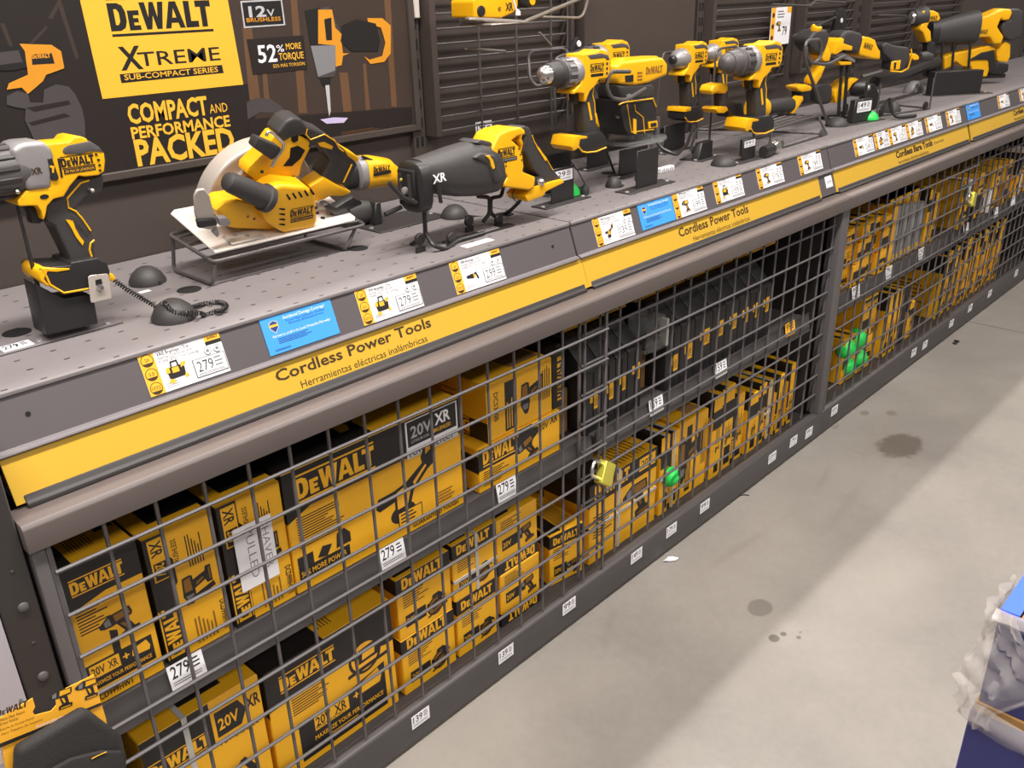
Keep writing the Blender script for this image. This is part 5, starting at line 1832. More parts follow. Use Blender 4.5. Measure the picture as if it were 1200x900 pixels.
# ---------------------------------------------------------------- compact drills of the second deck
def drill(loc, label, kind='chuck', rotz=0, k=1.0, foot=True, group=None):
    """pistol grip tool, nose to local -x, foot at z = 0"""
    t = thing('cordless_drill' if kind != 'impact' else 'impact_driver', loc, label, 'power tool', group, (0, 0, rotz))
    s = lambda pts: [(x * k, z * k) for x, z in pts]
    za = .186 * k
    g = G()
    g.prism(s([(-.012, .225), (.03, .226), (.05, .232), (.072, .226), (.083, .212), (.084, .18), (.074, .166), (.045, .166), (.03, .152), (.012, .142), (.004, .13), (-.002, .118), (-.006, .122), (-.008, .138), (-.03, .142), (-.045, .14), (-.044, .147), (-.02, .160)]), -.028 * k, .028 * k, 'yel', .006 * k, 3)
    g.obj('motor_housing', t)
    g = G()
    g.prism(s([(.008, .152), (.034, .160), (.06, .166), (.062, .148), (.048, .14), (.04, .12), (.046, .08), (.05, .05), (.048, .04), (.010, .04), (.006, .07), (.0, .11)]), -.019 * k, .019 * k, 'rub', .007 * k, 3)
    g.obj('grip', t)
    g = G()
    y = -.0195 * k
    stroke(g, s([(.052, .158), (.036, .152), (.03, .132), (.038, .112), (.041, .08)]), y, .0013 * k, 'yel')
    g.prism(s([(.012, .115), (.018, .116), (.030, .075), (.024, .073)]), y - .001, y + .002, 'yel')
    g.obj('grip_trim', t, 'yellow grip trim')
    g = G()
    g.prism(s([(-.024, .142), (-.004, .144), (-.002, .116), (-.012, .112), (-.020, .118)]), -.009 * k, .009 * k, 'blk', .003 * k, 2)
    g.obj('trigger', t)
    g = G()
    if kind == 'impact':
        g.lathe((-.01 * k, 0, za), (-1, 0, 0), [(p * k, r * k) for p, r in ((0, .030), (.02, .030), (.034, .026), (.044, .018), (.048, .013))], 'gun', 28)
        g.obj('gear_nose', t)
        g = G()
        g.lathe((-.056 * k, 0, za), (-1, 0, 0), [(p * k, r * k) for p, r in ((0, .010), (.004, .012), (.014, .012), (.018, .008))], 'blk', 18)
        g.obj('bit_collar', t)
    else:
        big = 1.12 if kind == 'big' else 1.0
        g.lathe((-.008 * k, 0, za), (-1, 0, 0), [(p * k, r * k * big) for p, r in ((0, .030), (.006, .033), (.02, .033), (.024, .031))], 'gun', 28)
        g.obj('gear_case', t)
        g = G()
        g.lathe((-.0325 * k, 0, za), (-1, 0, 0), [(p * k, r * k * big) for p, r in ((0, .031), (.005, .0325), (.026, .0315), (.03, .030))], 'dgun', 32)
        for j in range(12):
            a = 2 * math.pi * j / 12
            g.box((0, 0, 0), (.022 * k, .006 * k, .004 * k), 'gun' if kind == 'chuck' else 'darker', 0, 1, M4.Translation((-.046 * k, .0322 * k * big * math.sin(a), za + .0322 * k * big * math.cos(a))) @ M4.Rotation(-a, 4, 'X'))
        g.obj('clutch_collar', t)
        g = G()
        g.lathe((-.063 * k, 0, za), (-1, 0, 0), [(p * k, r * k * big) for p, r in ((0, .029), (.003, .031), (.007, .031), (.010, .027), (.034, .0255), (.040, .023))], 'rub' if kind == 'chuck' else 'dgun', 28)
        g.obj('chuck_sleeve', t)
        g = G()
        g.lathe((-.1035 * k, 0, za), (-1, 0, 0), [(p * k, r * k * big) for p, r in ((0, .0215), (.012, .0205), (.02, .015), (.024, .011), (.025, .005))], 'chrome' if kind == 'chuck' else 'dgun', 28)
        g.obj('chuck_jaws', t)
    g = G()
    g.prism(s([(.0, .222), (.05, .224), (.075, .218), (.082, .205), (.06, .212), (.012, .212)]), -.0292 * k, .0292 * k, 'dgun', .003 * k, 2)
    g.prism(s([(.083, .214), (.090, .2), (.090, .182), (.083, .172)]), -.024 * k, .024 * k, 'rub', .003 * k, 2)
    g.obj('top_overmould', t)
    g = G()
    f = fprint(g, -.0283 * k, 0, k, 0, k)
    f.logo('pk', .012, .186, .048 * k, 0, True, 1.35)
    f.rect('pk', .014, .173, .058, .1795)
    for j in range(4): f.rect('hole', .068, .174 + .011 * j, .074, .180 + .011 * j)
    g.obj('lettering', t, flat=True)
    if foot:
        g = G()
        g.prism(s([(-.03, .034), (.004, .046), (.05, .046), (.068, .032), (.07, .008), (.03, .002), (-.01, .006), (-.03, .014)]), -.034 * k, .034 * k, 'blk', .006 * k, 2)
        b = g.obj('battery_foot', t)
        g = G()
        if kind == 'impact': g.prism(s([(-.034, .036), (-.03, .049), (-.004, .049), (-.002, .036)]), -.0345 * k, .0345 * k, 'yel', .003 * k, 2)
        else: g.prism(s([(-.06, .024), (-.052, .046), (-.028, .046), (.0, .040), (-.004, .035), (-.028, .036), (-.032, .018), (-.05, .012)]), -.0345 * k, .0345 * k, 'yel', .003 * k, 2)
        stroke(g, s([(-.034, .02), (-.022, .008), (-.005, .003), (.03, .001), (.066, .006)]), -.0345 * k, .002 * k, 'yel')
        g.prism(s([(.066, .022), (.078, .022), (.08, .01), (.068, .008)]), -.02 * k, .02 * k, 'yel', .003 * k, 2)
        g.obj('foot_trim', b, 'yellow foot trim')
    return t

drill((1.70, .225, 1.132), 'cordless drill with bright steel chuck in front, just right of the near reciprocating saw', 'chuck', R(-3))
drill((2.035, .415, 1.132), 'cordless drill standing behind the bright chuck drill, its foot lower right', 'big', R(-3))
drill((2.41, .395, 1.108), 'impact driver with light gear nose right of the clear based router', 'impact', 0, 1.0)
drill((2.455, .19, 1.085), 'large chuck drill with wide silver collar in front of the wire tray', 'big', R(-8), 1.11)
drill((2.63, .42, 1.125), 'silver nosed impact driver standing behind the large chuck drill', 'impact', R(-8), .92, False)

def sheet(label, x, y, w, h, base, rotz=0, sticker=None):
    """upright black sheet bracket with a base strip"""
    st = None
    if sticker: st = (-w * .4, w * .42, -.004, h * .62, h * .92, sticker)
    return stand('tool_stand', (x, y, ZD), label, base, .05, [(-w / 2, w / 2, -.004, 0, h, .0), (w / 2 - .008, w / 2, .0005, .045, h * .8, 0)], rotz, st)
sheet('black sheet bracket with price sticker beside the reciprocating saw battery foot', 1.64, .225, .085, .085, .17, 0, '129')
sheet('tall black sheet bracket under the bright chuck drill', 1.73, .315, .10, .098, .14)
sheet('black sheet bracket without sticker right of the near green dome', 1.905, .165, .095, .098, .20)
sheet('black sheet bracket under the drill that stands behind', 2.05, .44, .10, .10, .14)
sheet('wide black bracket under the impact driver', 2.41, .42, .115, .082, .17)
sheet('black sheet bracket with price sticker under the large chuck drill', 2.395, .152, .075, .062, .16, 0, '99')
sheet('dark bracket under the clear base plate of the router', 2.03, .30, .13, .072, .16)
g = G()
g.box2(2.075, 2.14, .235, .252, ZD + .0004, ZD + .014, 'white', .001, 1)
f = Face(g, M4(((1, 0, 0, 2.075), (0, 0, -1, .235), (0, 1, 0, ZD), (0, 0, 0, 1))), .065, .014)
f.lines('pk', .05, .1, .95, .9, 8, True)
g.obj('price_block', label='small white price block on the deck in front of the router', cat='price tag')
def ddome(px, py, r, label):
    p = hit(px, py, 2, ZD)
    return dome(p[0], p[1], ZD + .0045, r, label)
p = hit(682, 224, 2, ZD)
dome(1.705, .262, ZD + .0045, .032, 'bright green security dome on the deck right of the first price bracket')
g = G()
g.lathe((1.742, .235, ZD + .0005), (0, 0, 1), [(0, .010), (.01, .012), (.02, .008), (.026, .003)], 'rub', 16)
g.tube(spline([V((1.742, .235, ZD + .026)), V((1.73, .25, ZD + .06)), V((1.70, .262, ZD + .10))], 10), .0016, 'blk', 6)
g.obj('cord_plug', label='black cord plug standing right of the near green dome', cat='tether')
puck(1.86, .235, 'black tether puck between the two sheet brackets left of the router', .022, .026)
puck(1.975, .22, 'dark conical tether puck under the router base', .026, .04)
puck(2.285, .165, 'black ring topped tether puck in front of the impact driver', .036, .026)
puck(2.42, .33, 'small tether puck behind the large chuck drill', .026, .022)

# router with clear base
loc = (1.98, .26, ZD)
A = T_(loc)
t = thing('compact_router', loc, 'yellow and black compact router on a clear plastic base', 'power tool')
g = G()
g.prism(A([(733, 310), (760, 290), (950, 270), (972, 300), (970, 352), (880, 390), (820, 402), (745, 395), (733, 375)], 540, 0, 4, -.04), -.04, .04, 'yel', .012, 3)
g.prism(A([(745, 300), (770, 272), (920, 262), (940, 275), (800, 300)], 540, 0, 4, -.02), -.022, .022, 'yel', .006, 2)
g.obj('motor_cap', t)
g = G()
g.prism(A([(735, 398), (890, 392), (905, 400), (905, 460), (780, 474), (750, 470)], 540, 0, 4, -.036), -.038, .038, 'rub', .008, 3)
g.obj('body_sleeve', t)
g = G()
g.prism(A([(745, 470), (905, 455), (918, 490), (915, 610), (890, 625), (790, 640), (765, 600), (750, 530)], 540, 0, 4, -.042), -.044, .04, 'blk', .006, 2)
bb = g.obj('battery', t)
g = G()
q = -.0445
stroke(g, A([(742, 490), (765, 480), (900, 462), (915, 500)], 540, 0, 4, q), q, .0022, 'yel')
stroke(g, A([(815, 490), (818, 520), (855, 550), (862, 625)], 540, 0, 4, q), q, .0014, 'yel')
stroke(g, A([(780, 490), (800, 620), (905, 606)], 540, 0, 4, q), q, .0014, 'yel')
g.prism(A([(808, 555), (822, 560), (822, 628), (808, 626)], 540, 0, 4, q), q - .001, q + .002, 'yel')
g.prism(A([(876, 572), (918, 565), (920, 595), (880, 602)], 540, 0, 4, q), q - .002, q + .002, 'yel')
g.prism(A([(886, 578), (912, 574), (914, 590), (888, 595)], 540, 0, 4, q), q - .003, q + .002, 'blk')
g.obj('battery_trim', bb, 'yellow battery lines')
g = G()
q = -.0405
g.prism(A([(770, 355), (808, 350), (808, 382), (772, 385)], 540, 0, 4, q), q - .001, q + .002, 'hole')
for i in range(3):
    a, b = A([(828, 340 + 16 * i), (850, 338 + 16 * i)], 540, 0, 4, q)
    g.tube([(a[0], q, a[1]), (b[0], q, b[1])], .0016, 'brown', 6)
f = fprint(g, q, 0, 1, 0, 1)
a, b = A([(868, 350), (945, 338)], 540, 0, 4, q)
f.logo('brown', a[0], a[1], b[0] - a[0], 0, False, 1.2)
a, b = A([(775, 460), (798, 458)], 540, 0, 4, -.0385)
f.n = -.0018
f.text('XR', 'lgrey', a[0], a[1], .009, 0, b[0] - a[0], .04)
g.obj('lettering', t, flat=True)
g = G()
c0 = A([(815, 655)], 540, 0, 4, .0)[0]
g.lathe((c0[0] + .01, .0, c0[1] - .004), (0, 0, 1), [(0, .105), (.006, .105), (.008, .100), (.008, .045), (.02, .043)], 'clear', 40, M4.Diagonal((1, .62, 1, 1)))
g.obj('clear_base', t, 'clear plastic base plate')
g = G()
g.tube(round_path([(x, -.03, z) for x, z in A([(735, 545), (765, 560), (790, 590), (800, 650)], 540, 0, 4, -.03)], .02, 5), .006, 'clear', 8)
g.obj('clear_column', t)
g = G()
g.tube([(c0[0] + .085, -.01, c0[1]), (c0[0] + .085, -.01, c0[1] + .05)], .009, 'dgun', 10)
g.obj('guide_post', t)
# security loops of wire around the heads of the display tools
def wire_loop(label, pts, r=.0042, k='wire', name='wire_loop'):
    g = G()
    g.tube(round_path(pts, .03, 6), r, k, 8)
    return g.obj(name, None, label, 'wire')
def H3(px, py, y): return hit(px, py, 1, y)
wire_loop('curved grey wire loop around the left side of the router', [H3(738, 84, .2), H3(715, 84, .2), H3(710, 100, .2), H3(716, 115, .2), H3(733, 118, .2), H3(746, 110, .2), H3(756, 104, .21)], .005)
wire_loop('thin wire frame behind the bright chuck drill', [H3(652, 150, .3), H3(648, 68, .3), H3(670, 62, .3), H3(705, 60, .3), H3(704, 160, .3), (2.0, .34, ZD + .005)], .0035)
wire_loop('thin wire frame over the impact driver', [(2.36, .47, ZD + .005), H3(776, 70, .45), H3(778, 62, .45), H3(815, 58, .45), H3(822, 64, .45), (2.62, .47, ZD + .005)], .0035)
wire_loop('thin wire frame over the large chuck drill', [(2.42, .3, ZD + .005), H3(839, 62, .3), H3(844, 57, .3), H3(863, 54, .3), H3(866, 60, .3), (2.7, .3, ZD + .005)], .0035)
wire_loop('thick black cable looping in front of the impact driver bracket', [H3(812, 150, .35), H3(806, 168, .3), H3(793, 182, .24), H3(775, 174, .28), H3(770, 166, .3)], .005, 'blk', 'security_cable')

# wire tray with small tools
t = thing('wire_tray', (2.55, .12, ZD), 'wire tray stand holding a cut-out tool and flashlight in front of the back price card', 'tray')
inv = M4.Translation(-t.location)
g = G(inv)
z1 = 1.085
def TZ(px, py, z=z1):
    p = hit(px, py, 2, z)
    return p
cs = [TZ(824, 149), TZ(846, 150), TZ(900, 152), TZ(950, 131), TZ(905, 131)]
A0, A1, A2, A3 = V((2.44, .36, z1)), V((2.56, .17, z1)), V((2.93, .20, z1)), V((2.86, .40, z1))
g.tube(round_path([A0, A1, A2, A3], .015, 4, True), .004, 'wire', 8, True)
g.obj('tray_rim', t)
g = G(inv)
for k in range(1, 8):
    u = k / 8
    g.tube([A0.lerp(A1, u), A3.lerp(A2, u)], .003, 'wire', 6)
g.obj('tray_wires', t)
for a, b in ((A1, V((2.54, .16, 0))), (A2, V((2.95, .17, 0))), (A0, V((2.43, .37, 0))), (A3, V((2.88, .41, 0)))):
    g = G(inv)
    g.tube([(a[0], a[1], z1), (b[0], b[1], ZD + .003)], .004, 'wire', 8)
    g.obj('leg', t)
g = G(inv)
g.tube([(2.54, .16, ZD + .004), (2.95, .17, ZD + .004), (2.88, .41, ZD + .004)], .003, 'wire', 8)
g.lathe((2.62, .165, ZD + .0145), (0, -1, 0), [(0, .0135), (.004, .0135), (.006, .010)], 'wire', 16)
g.lathe((2.90, .168, ZD + .0145), (0, -1, 0), [(0, .0135), (.004, .0135), (.006, .010)], 'wire', 16)
g.obj('base_wire', t)
loc, rot = (2.75, .30, 1.088), (0, 0, R(-10))
A = T_(loc, rot)
t = thing('cut_out_tool', loc, 'small yellow and black barrel tool lying on the wire tray', 'power tool', rot=rot)
g = G()
pa = A([(600, 460), (640, 470), (750, 480), (780, 470)], 740, 0, 4, 0)
g.loft([(-.075, 0, .036, .024, .030), (-.05, 0, .036, .032, .034), (-.01, 0, .034, .030, .033), (0, 0, .034, .026, .026)], 'yel', 24, 2.4)
g.obj('motor_housing', t)
g = G()
g.loft([(-.002, 0, .034, .023, .023), (.06, 0, .033, .024, .024), (.12, 0, .032, .025, .026), (.135, 0, .032, .02, .02)], 'rub', 24, 2.2)
g.obj('barrel', t)
g = G()
g.prism([(.115, .006), (.135, .003), (.178, .045), (.172, .058), (.15, .045)], -.018, .018, 'yel', .004, 2)
g.obj('rear_handle', t, 'yellow rear end')
loc = (2.335, .25, 1.105)
A = T_(loc)
t = thing('angle_drill', loc, 'small right angle drill with yellow head left of the large chuck drill', 'power tool')
g = G()
g.prism(A([(372, 425), (385, 398), (420, 388), (450, 395), (452, 425), (440, 440), (400, 435), (380, 445)], 740, 0, 4, -.02), -.022, .022, 'yel', .007, 3)
g.obj('head', t)
g = G()
a0, a1 = A([(418, 425), (420, 490)], 740, 0, 4, 0)
g.lathe((a0[0], 0, a0[1]), (a1[0] - a0[0], 0, a1[1] - a0[1]), [(0, .017), (.004, .020), (.05, .019), (.06, .016)], 'rub', 22)
g.lathe((a1[0], 0, a1[1] + .006), (0, 0, -1), [(0, .014), (.012, .013), (.018, .008)], 'chrome', 18)
g.obj('barrel', t)
g = G()
g.prism(A([(388, 512), (400, 500), (440, 498), (450, 515), (430, 530), (400, 530)], 740, 0, 4, -.02), -.025, .025, 'yel', .004, 2)
g.prism(A([(440, 500), (515, 480), (525, 540), (460, 550)], 740, 0, 4, -.02), -.024, .024, 'blk', .005, 2)
g.obj('foot', t)
stand('tool_stand', (2.345, .27, ZD), 'black stand under the small right angle drill', .12, .06, [(-.03, .03, -.012, .012, .05, .02)])
loc = (2.40, .125, 1.06)
t = thing('flashlight', (2.50, .135, ZD + .0004), 'small dark flashlight on the deck by the large chuck drill bracket', 'flashlight', rot=(0, 0, R(8)))
g = G()
g.loft([(-.06, 0, .018, .014, .0175), (-.02, 0, .018, .017, .0175), (.01, 0, .018, .014, .016)], 'blk', 20, 2.2)
g.obj('battery_grip', t)
g = G()
g.loft([(.008, 0, .0185, .016, .0165), (.02, 0, .02, .019, .0195), (.04, 0, .02, .02, .0195)], 'chrome', 20, 2.0)
g.obj('lamp_head', t)

# ---------------------------------------------------------------- far tools (third and fourth deck)
loc, rot = (3.06, .30, ZD), (0, 0, R(-20))
A = T_(loc, rot)
t = thing('angle_impact', loc, 'upright tool with round black head and yellow button beside the wire loop', 'power tool', rot=rot)
g = G()
hp2 = A([(345, 190), (390, 130), (430, 110), (500, 105), (530, 150), (520, 210), (490, 290), (470, 320), (400, 310), (350, 250)], 900, 20, 7.5, -.03)
g.prism(hp2, -.04, .04, 'rub', .014, 3)
g.obj('head', t)
g = G()
a = A([(417, 92)], 900, 20, 7.5, -.02)[0]
g.lathe((a[0], -.02, a[1] - .012), (.05, -.4, 1), [(0, .017), (.012, .019), (.018, .017), (.02, .010)], 'yel', 20)
g.lathe((a[0] + .001, -.0275, a[1] + .0068), (.05, -.4, 1), [(0, .009), (.002, .008)], 'blk', 16)
g.obj('button', t)
g = G()
g.prism(A([(490, 280), (525, 250), (555, 320), (540, 390), (490, 390), (460, 340)], 900, 20, 7.5, -.028), -.03, .03, 'yel', .006, 2)
g.prism(A([(470, 400), (510, 420), (470, 520), (420, 600), (385, 590), (390, 540), (440, 480)], 900, 20, 7.5, -.02), -.022, .022, 'yel', .006, 2)
g.obj('grip', t)
g = G()
g.prism(A([(255, 610), (340, 592), (390, 610), (385, 650), (300, 660), (260, 640)], 900, 20, 7.5, -.03), -.03, .03, 'yel', .008, 2)
g.prism(A([(300, 655), (385, 645), (380, 760), (310, 770)], 900, 20, 7.5, -.03), -.025, .025, 'blk', .005, 2)
g.obj('battery_foot', t)
wire_loop('large grey wire loop in front of the upright tool', [V((3.13, .25, ZD + .005)), H3(943, 70, .22), H3(944, 48, .22), H3(962, 46, .22), H3(962, 68, .22), H3(955, 74, .22), H3(950, 73, .22), H3(945, 66, .22), H3(945, 56, .22)], .0055)
wire_loop('curved wire hook in front of the oscillating tool', [H3(955, 74, .22), H3(970, 76, .21), H3(985, 68, .2), H3(990, 66, .2)], .0055)
loc, rot = (3.28, .29, ZD), (0, 0, R(-16))
A = T_(loc, rot)
t = thing('oscillating_tool', loc, 'oscillating multi tool with yellow rear body high above the far green dome', 'power tool', rot=rot)
g = G()
g.prism(A([(655, 150), (690, 120), (740, 115), (830, 140), (850, 200), (800, 330), (720, 300), (640, 240)], 900, 20, 7.5, -.035), -.036, .036, 'rub', .014, 3)
g.obj('front_body', t)
g = G()
g.prism(A([(835, 165), (900, 180), (945, 200), (965, 260), (990, 300), (990, 375), (920, 370), (815, 340), (810, 270)], 900, 20, 7.5, -.036), -.037, .037, 'yel', .008, 3)
g.obj('motor_housing', t)
g = G()
g.prism(A([(600, 215), (640, 180), (660, 190), (655, 230), (735, 255), (728, 295), (650, 290), (590, 330), (562, 320)], 900, 20, 7.5, -.032), -.038, .03, 'yel', .004, 2)
g.prism(A([(605, 330), (660, 310), (700, 330), (770, 380), (760, 400), (680, 370), (610, 350)], 900, 20, 7.5, -.02), -.022, .022, 'gun', .004, 2)
g.prism(A([(620, 390), (740, 390), (735, 420), (640, 425)], 900, 20, 7.5, -.02), -.02, .02, 'yel', .004, 2)
g.obj('blade_head', t)
g = G()
f = fprint(g, -.0375, 0, 1, 0, 1)
a, b = A([(840, 262), (920, 250)], 900, 20, 7.5, -.037)
f.logo('pk', a[0], a[1], b[0] - a[0], R(-14), True, 1.3)
g.obj('lettering', t, flat=True)
g = G()
for px in (650, 700):
    a, b = A([(px, 420), (px - 10, 560)], 900, 20, 7.5, 0)
    g.tube([(a[0], 0, a[1]), (b[0], 0, b[1]), (b[0] + .01, 0, .002)], .006, 'blk', 8)
g.obj('support_rods', t)
stand('tool_stand', (3.285, .21, ZD), 'black stand with white 149 sticker left of the far green dome', .26, .06, [(-.045, .06, -.012, .012, .082, .012)], R(-10), (-.035, .05, -.0125, .038, .075, '149'))
p = hit(1020, 142, 2, ZD)
dome(p[0] + .012, p[1] + .008, ZD + .0045, .030, 'far green security dome right of the 149 stand')
loc, rot = (3.36, .30, ZD + .0005), (0, 0, R(-25))
A = T_(loc, rot)
t = thing('cut_off_tool', loc, 'black and yellow tool with round end cap behind the 149 stand', 'power tool', rot=rot)
g = G()
g.prism(A([(400, 620), (430, 590), (510, 575), (560, 600), (560, 690), (540, 760), (470, 770), (410, 740)], 900, 20, 7.5, -.03), -.035, .035, 'rub', .012, 3)
g.obj('front_body', t)
g = G()
g.prism(A([(575, 690), (590, 640), (650, 600), (690, 560), (760, 530), (800, 545), (740, 590), (700, 650), (640, 740), (590, 760)], 900, 20, 7.5, -.03), -.034, .034, 'yel', .006, 2)
g.obj('yellow_ring_body', t)
g = G()
a = A([(795, 615)], 900, 20, 7.5, 0)[0]
g.lathe((a[0] - .03, .0, a[1]), (.75, -1, 0), [(0, .03), (.03, .032), (.05, .026), (.055, .012)], 'blk', 24)
g.lathe((a[0] + .004, -.046, a[1]), (.75, -1, 0), [(0, .011), (.006, .009), (.008, .004)], 'gun', 14)
g.obj('end_cap', t)
g = G()
g.box2(-.08, .06, -.02, .03, 0, .012, 'blk', .003, 1)
g.obj('rest', t)
puck(3.165, .235, 'round black tether puck left of the 149 stand', .04, .03)
puck(3.62, .23, 'black tether puck right of the 149 stand on the far deck', .04, .04)
puck(3.74, .37, 'grey topped tether puck behind, right of the 149 stand', .04, .035)
t = thing('tool_stand', (3.62, .24, ZD), 'flat wire stand with round clamps between the far tether pucks', 'tool stand', rot=(0, 0, R(-14)))
g = G()
g.tube(round_path([(-.17, -.07, .004), (.17, -.07, .004), (.17, .10, .004), (-.17, .10, .004)], .01, 3, True), .0035, 'wire', 8, True)
g.obj('base_loop', t)
for x, y in ((-.14, -.07), (.13, -.07), (-.13, .10), (.14, .1)):
    g = G()
    g.lathe((x, y - .002, .019), (0, -1, 0), [(0, .015), (.004, .015), (.006, .011)], 'blk', 18)
    g.obj('clamp', t)
for x in (-.16, .165):
    g = G()
    g.tube([(x, -.07, .004), (x, -.07, .12)], .0035, 'wire', 8)
    g.obj('rod', t)
wire_loop('thick black cable hanging over the front of the far deck', [H3(1044, 117, .23), H3(1045, 128, .16), H3(1050, 138, .12), V((3.49, .083, 1.03))], .007, 'blk', 'security_cable')
wire_loop('thin steel rod slanting up to the wire rack behind the upright tool', [H3(930, 42, .4), H3(984, 18, .553)], .004, 'wire', 'steel_rod')
loc, rot = (3.62, .34, ZD), (0, 0, R(-30))
A = T_(loc, rot)
t = thing('rotary_tool', loc, 'dark cordless tool with yellow trim pointing left on the far deck', 'power tool', rot=rot)
g = G()
g.prism(A([(200, 320), (230, 295), (290, 320), (380, 330), (400, 350), (390, 440), (340, 500), (260, 490), (270, 430), (210, 380)], 1000, 0, 6, -.03), -.033, .033, 'rub', .010, 3)
g.obj('body', t)
g = G()
q = -.0335
g.prism(A([(268, 432), (335, 422), (325, 488), (258, 492)], 1000, 0, 6, q), q - .002, q + .003, 'yel', .002, 1)
g.prism(A([(285, 440), (300, 438), (295, 482), (280, 484)], 1000, 0, 6, q), q - .003, q + .002, 'blk')
stroke(g, A([(405, 345), (412, 390), (385, 480), (340, 505), (260, 500)], 1000, 0, 6, q), q, .003, 'yel')
g.prism(A([(400, 380), (440, 378), (465, 395), (465, 420), (430, 425), (398, 405)], 1000, 0, 6, -.02), -.02, .02, 'yel', .003, 1)
g.obj('trim', t, 'yellow trim')
g = G()
a, b = A([(465, 400), (545, 400)], 1000, 0, 6, 0)
g.loft([(a[0], 0, a[1], .018, .016), ((a[0] + b[0]) / 2, 0, a[1], .022, .02), (b[0], 0, b[1], .016, .014)], 'rub', 16, 2.2)
g.obj('nose', t)
g = G()
g.tube([(x, .0, z) for x, z in A([(60, 540), (200, 500)], 1000, 0, 6, 0)], .008, 'wire', 8)
g.prism([(-.02, 0), (.05, 0), (.06, .05), (.03, .1), (0, .1)], -.02, .02, 'blk', .004, 1)
g.obj('rest_arm', t)
wire_loop('long black rod tool lying low between the far tether pucks', [H3(1025, 96, .34), H3(1060, 88, .33), H3(1098, 72, .33)], .022, 'blk', 'black_tube')

# far drill
loc, rot = (4.28, .42, ZD), (0, 0, R(-38))
A = T_(loc, rot)
t = thing('cordless_drill', loc, 'far drill with bright chuck standing behind the big reciprocating saw', 'power tool', rot=rot)
g = G()
g.prism(A([(485, 80), (520, 70), (570, 75), (600, 90), (615, 130), (600, 150), (540, 150), (520, 190), (545, 220), (550, 290), (515, 300), (490, 230), (465, 210), (480, 175), (500, 160)], 1000, 0, 6, -.035), -.036, .036, 'yel', .008, 3)
g.obj('motor_housing', t)
g = G()
a, b = A([(500, 115), (400, 125)], 1000, 0, 6, 0)
d_ = V((b[0] - a[0], 0, b[1] - a[1]))
ln = d_.length
g.lathe((a[0], 0, a[1]), d_, [(0, .044), (ln * .3, .043), (ln * .5, .036), (ln * .8, .032), (ln * .85, .028)], 'rub', 26)
g.lathe((a[0] + d_[0] * .85, 0, a[1] + d_[2] * .85), d_, [(0, .027), (ln * .15, .022), (ln * .22, .012)], 'chrome', 20)
g.obj('chuck', t)
g = G()
q = -.0365
f = fprint(g, q, 0, 1, 0, 1)
a, b = A([(520, 138), (590, 130)], 1000, 0, 6, q)
f.logo('pk', a[0], a[1], b[0] - a[0], 0, True, 1.2)
g.obj('lettering', t, flat=True)
g = G()
g.prism(A([(500, 290), (560, 290), (580, 540), (500, 540)], 1000, 0, 6, 0), -.02, .02, 'blk', .006, 2)
g.obj('grip_post', t)
# big far reciprocating saw
loc, rot = (4.72, .33, ZD), (0, 0, R(-42))
A = T_(loc, rot)
t = thing('reciprocating_saw', loc, 'far yellow reciprocating saw with black boot above a black box bracket', 'power tool', rot=rot)
g = G()
a, b = A([(570, 235), (850, 190)], 1000, 0, 6, 0)
g.loft([(a[0], 0, a[1], .05, .055), (a[0] + .03, 0, a[1] + .004, .052, .058), ((a[0] + b[0]) / 2, 0, (a[1] + b[1]) / 2, .056, .066), (b[0], 0, b[1], .06, .074)], 'rub', 28, 2.5)
g.obj('front_boot', t)
g = G()
g.loft([(a[0] - .03, 0, a[1], .044, .052), (a[0] - .002, 0, a[1], .05, .058)], 'blk', 24, 3)
g.obj('shoe_collar', t)
g = G()
g.prism(A([(840, 130), (930, 115), (1010, 80), (1060, 60), (1110, 65), (1120, 90), (1100, 140), (1060, 145), (1040, 130), (1015, 190), (1060, 260), (1040, 310), (990, 310), (960, 260), (850, 265)], 1000, 0, 6, -.045), -.046, .046, 'yel', .010, 3)
g.obj('motor_housing', t)
g = G()
g.prism(A([(1100, 65), (1165, 60), (1200, 80), (1190, 260), (1110, 290), (1060, 260), (1040, 200), (1060, 150), (1110, 140)], 1000, 0, 6, -.03), -.03, .03, 'rub', .01, 3)
g.obj('rear_grip', t)
g = G()
f = fprint(g, -.0465, 0, 1, 0, 1)
a, b = A([(868, 238), (945, 225)], 1000, 0, 6, -.046)
f.logo('pk', a[0], a[1], b[0] - a[0], 0, True, 1.3)
g.obj('lettering', t, flat=True)
g = G()
for px in (630, 710, 825):
    a, b = A([(px, 270), (px - 30, 640)], 1000, 0, 6, -.04)
    g.tube([(a[0], -.04, a[1]), (b[0], -.04, .003)], .006, 'blk', 8)
g.obj('support_rods', t)
stand('tool_stand', (4.33, .22, ZD), 'black box bracket under the far reciprocating saw', .30, .08, [(-.14, .10, -.02, .03, .10, .0)], R(-34))
loc, rot = (4.86, .24, ZD), (0, 0, R(-42))
A = T_(loc, rot)
t = thing('band_saw', loc, 'long yellow saw lying below the far reciprocating saw', 'power tool', rot=rot)
g = G()
g.prism(A([(640, 400), (700, 375), (960, 320), (1000, 340), (990, 400), (940, 540), (840, 545), (830, 470), (770, 470), (720, 430), (690, 470), (640, 490)], 1000, 0, 6, -.04), -.042, .042, 'yel', .008, 3)
g.prism(A([(1000, 350), (1050, 310), (1070, 290), (1105, 310), (1100, 400), (1080, 440), (1010, 430)], 1000, 0, 6, -.03), -.035, .035, 'yel', .008, 2)
g.obj('saw_frame', t)
g = G()
g.prism(A([(800, 430), (900, 370), (990, 350), (1000, 460), (960, 520), (950, 420), (860, 420)], 1000, 0, 6, -.046), -.05, .03, 'blk', .004, 2)
g.prism(A([(1000, 440), (1095, 450), (1090, 500), (1050, 525), (960, 520)], 1000, 0, 6, -.03), -.03, .035, 'blk', .006, 2)
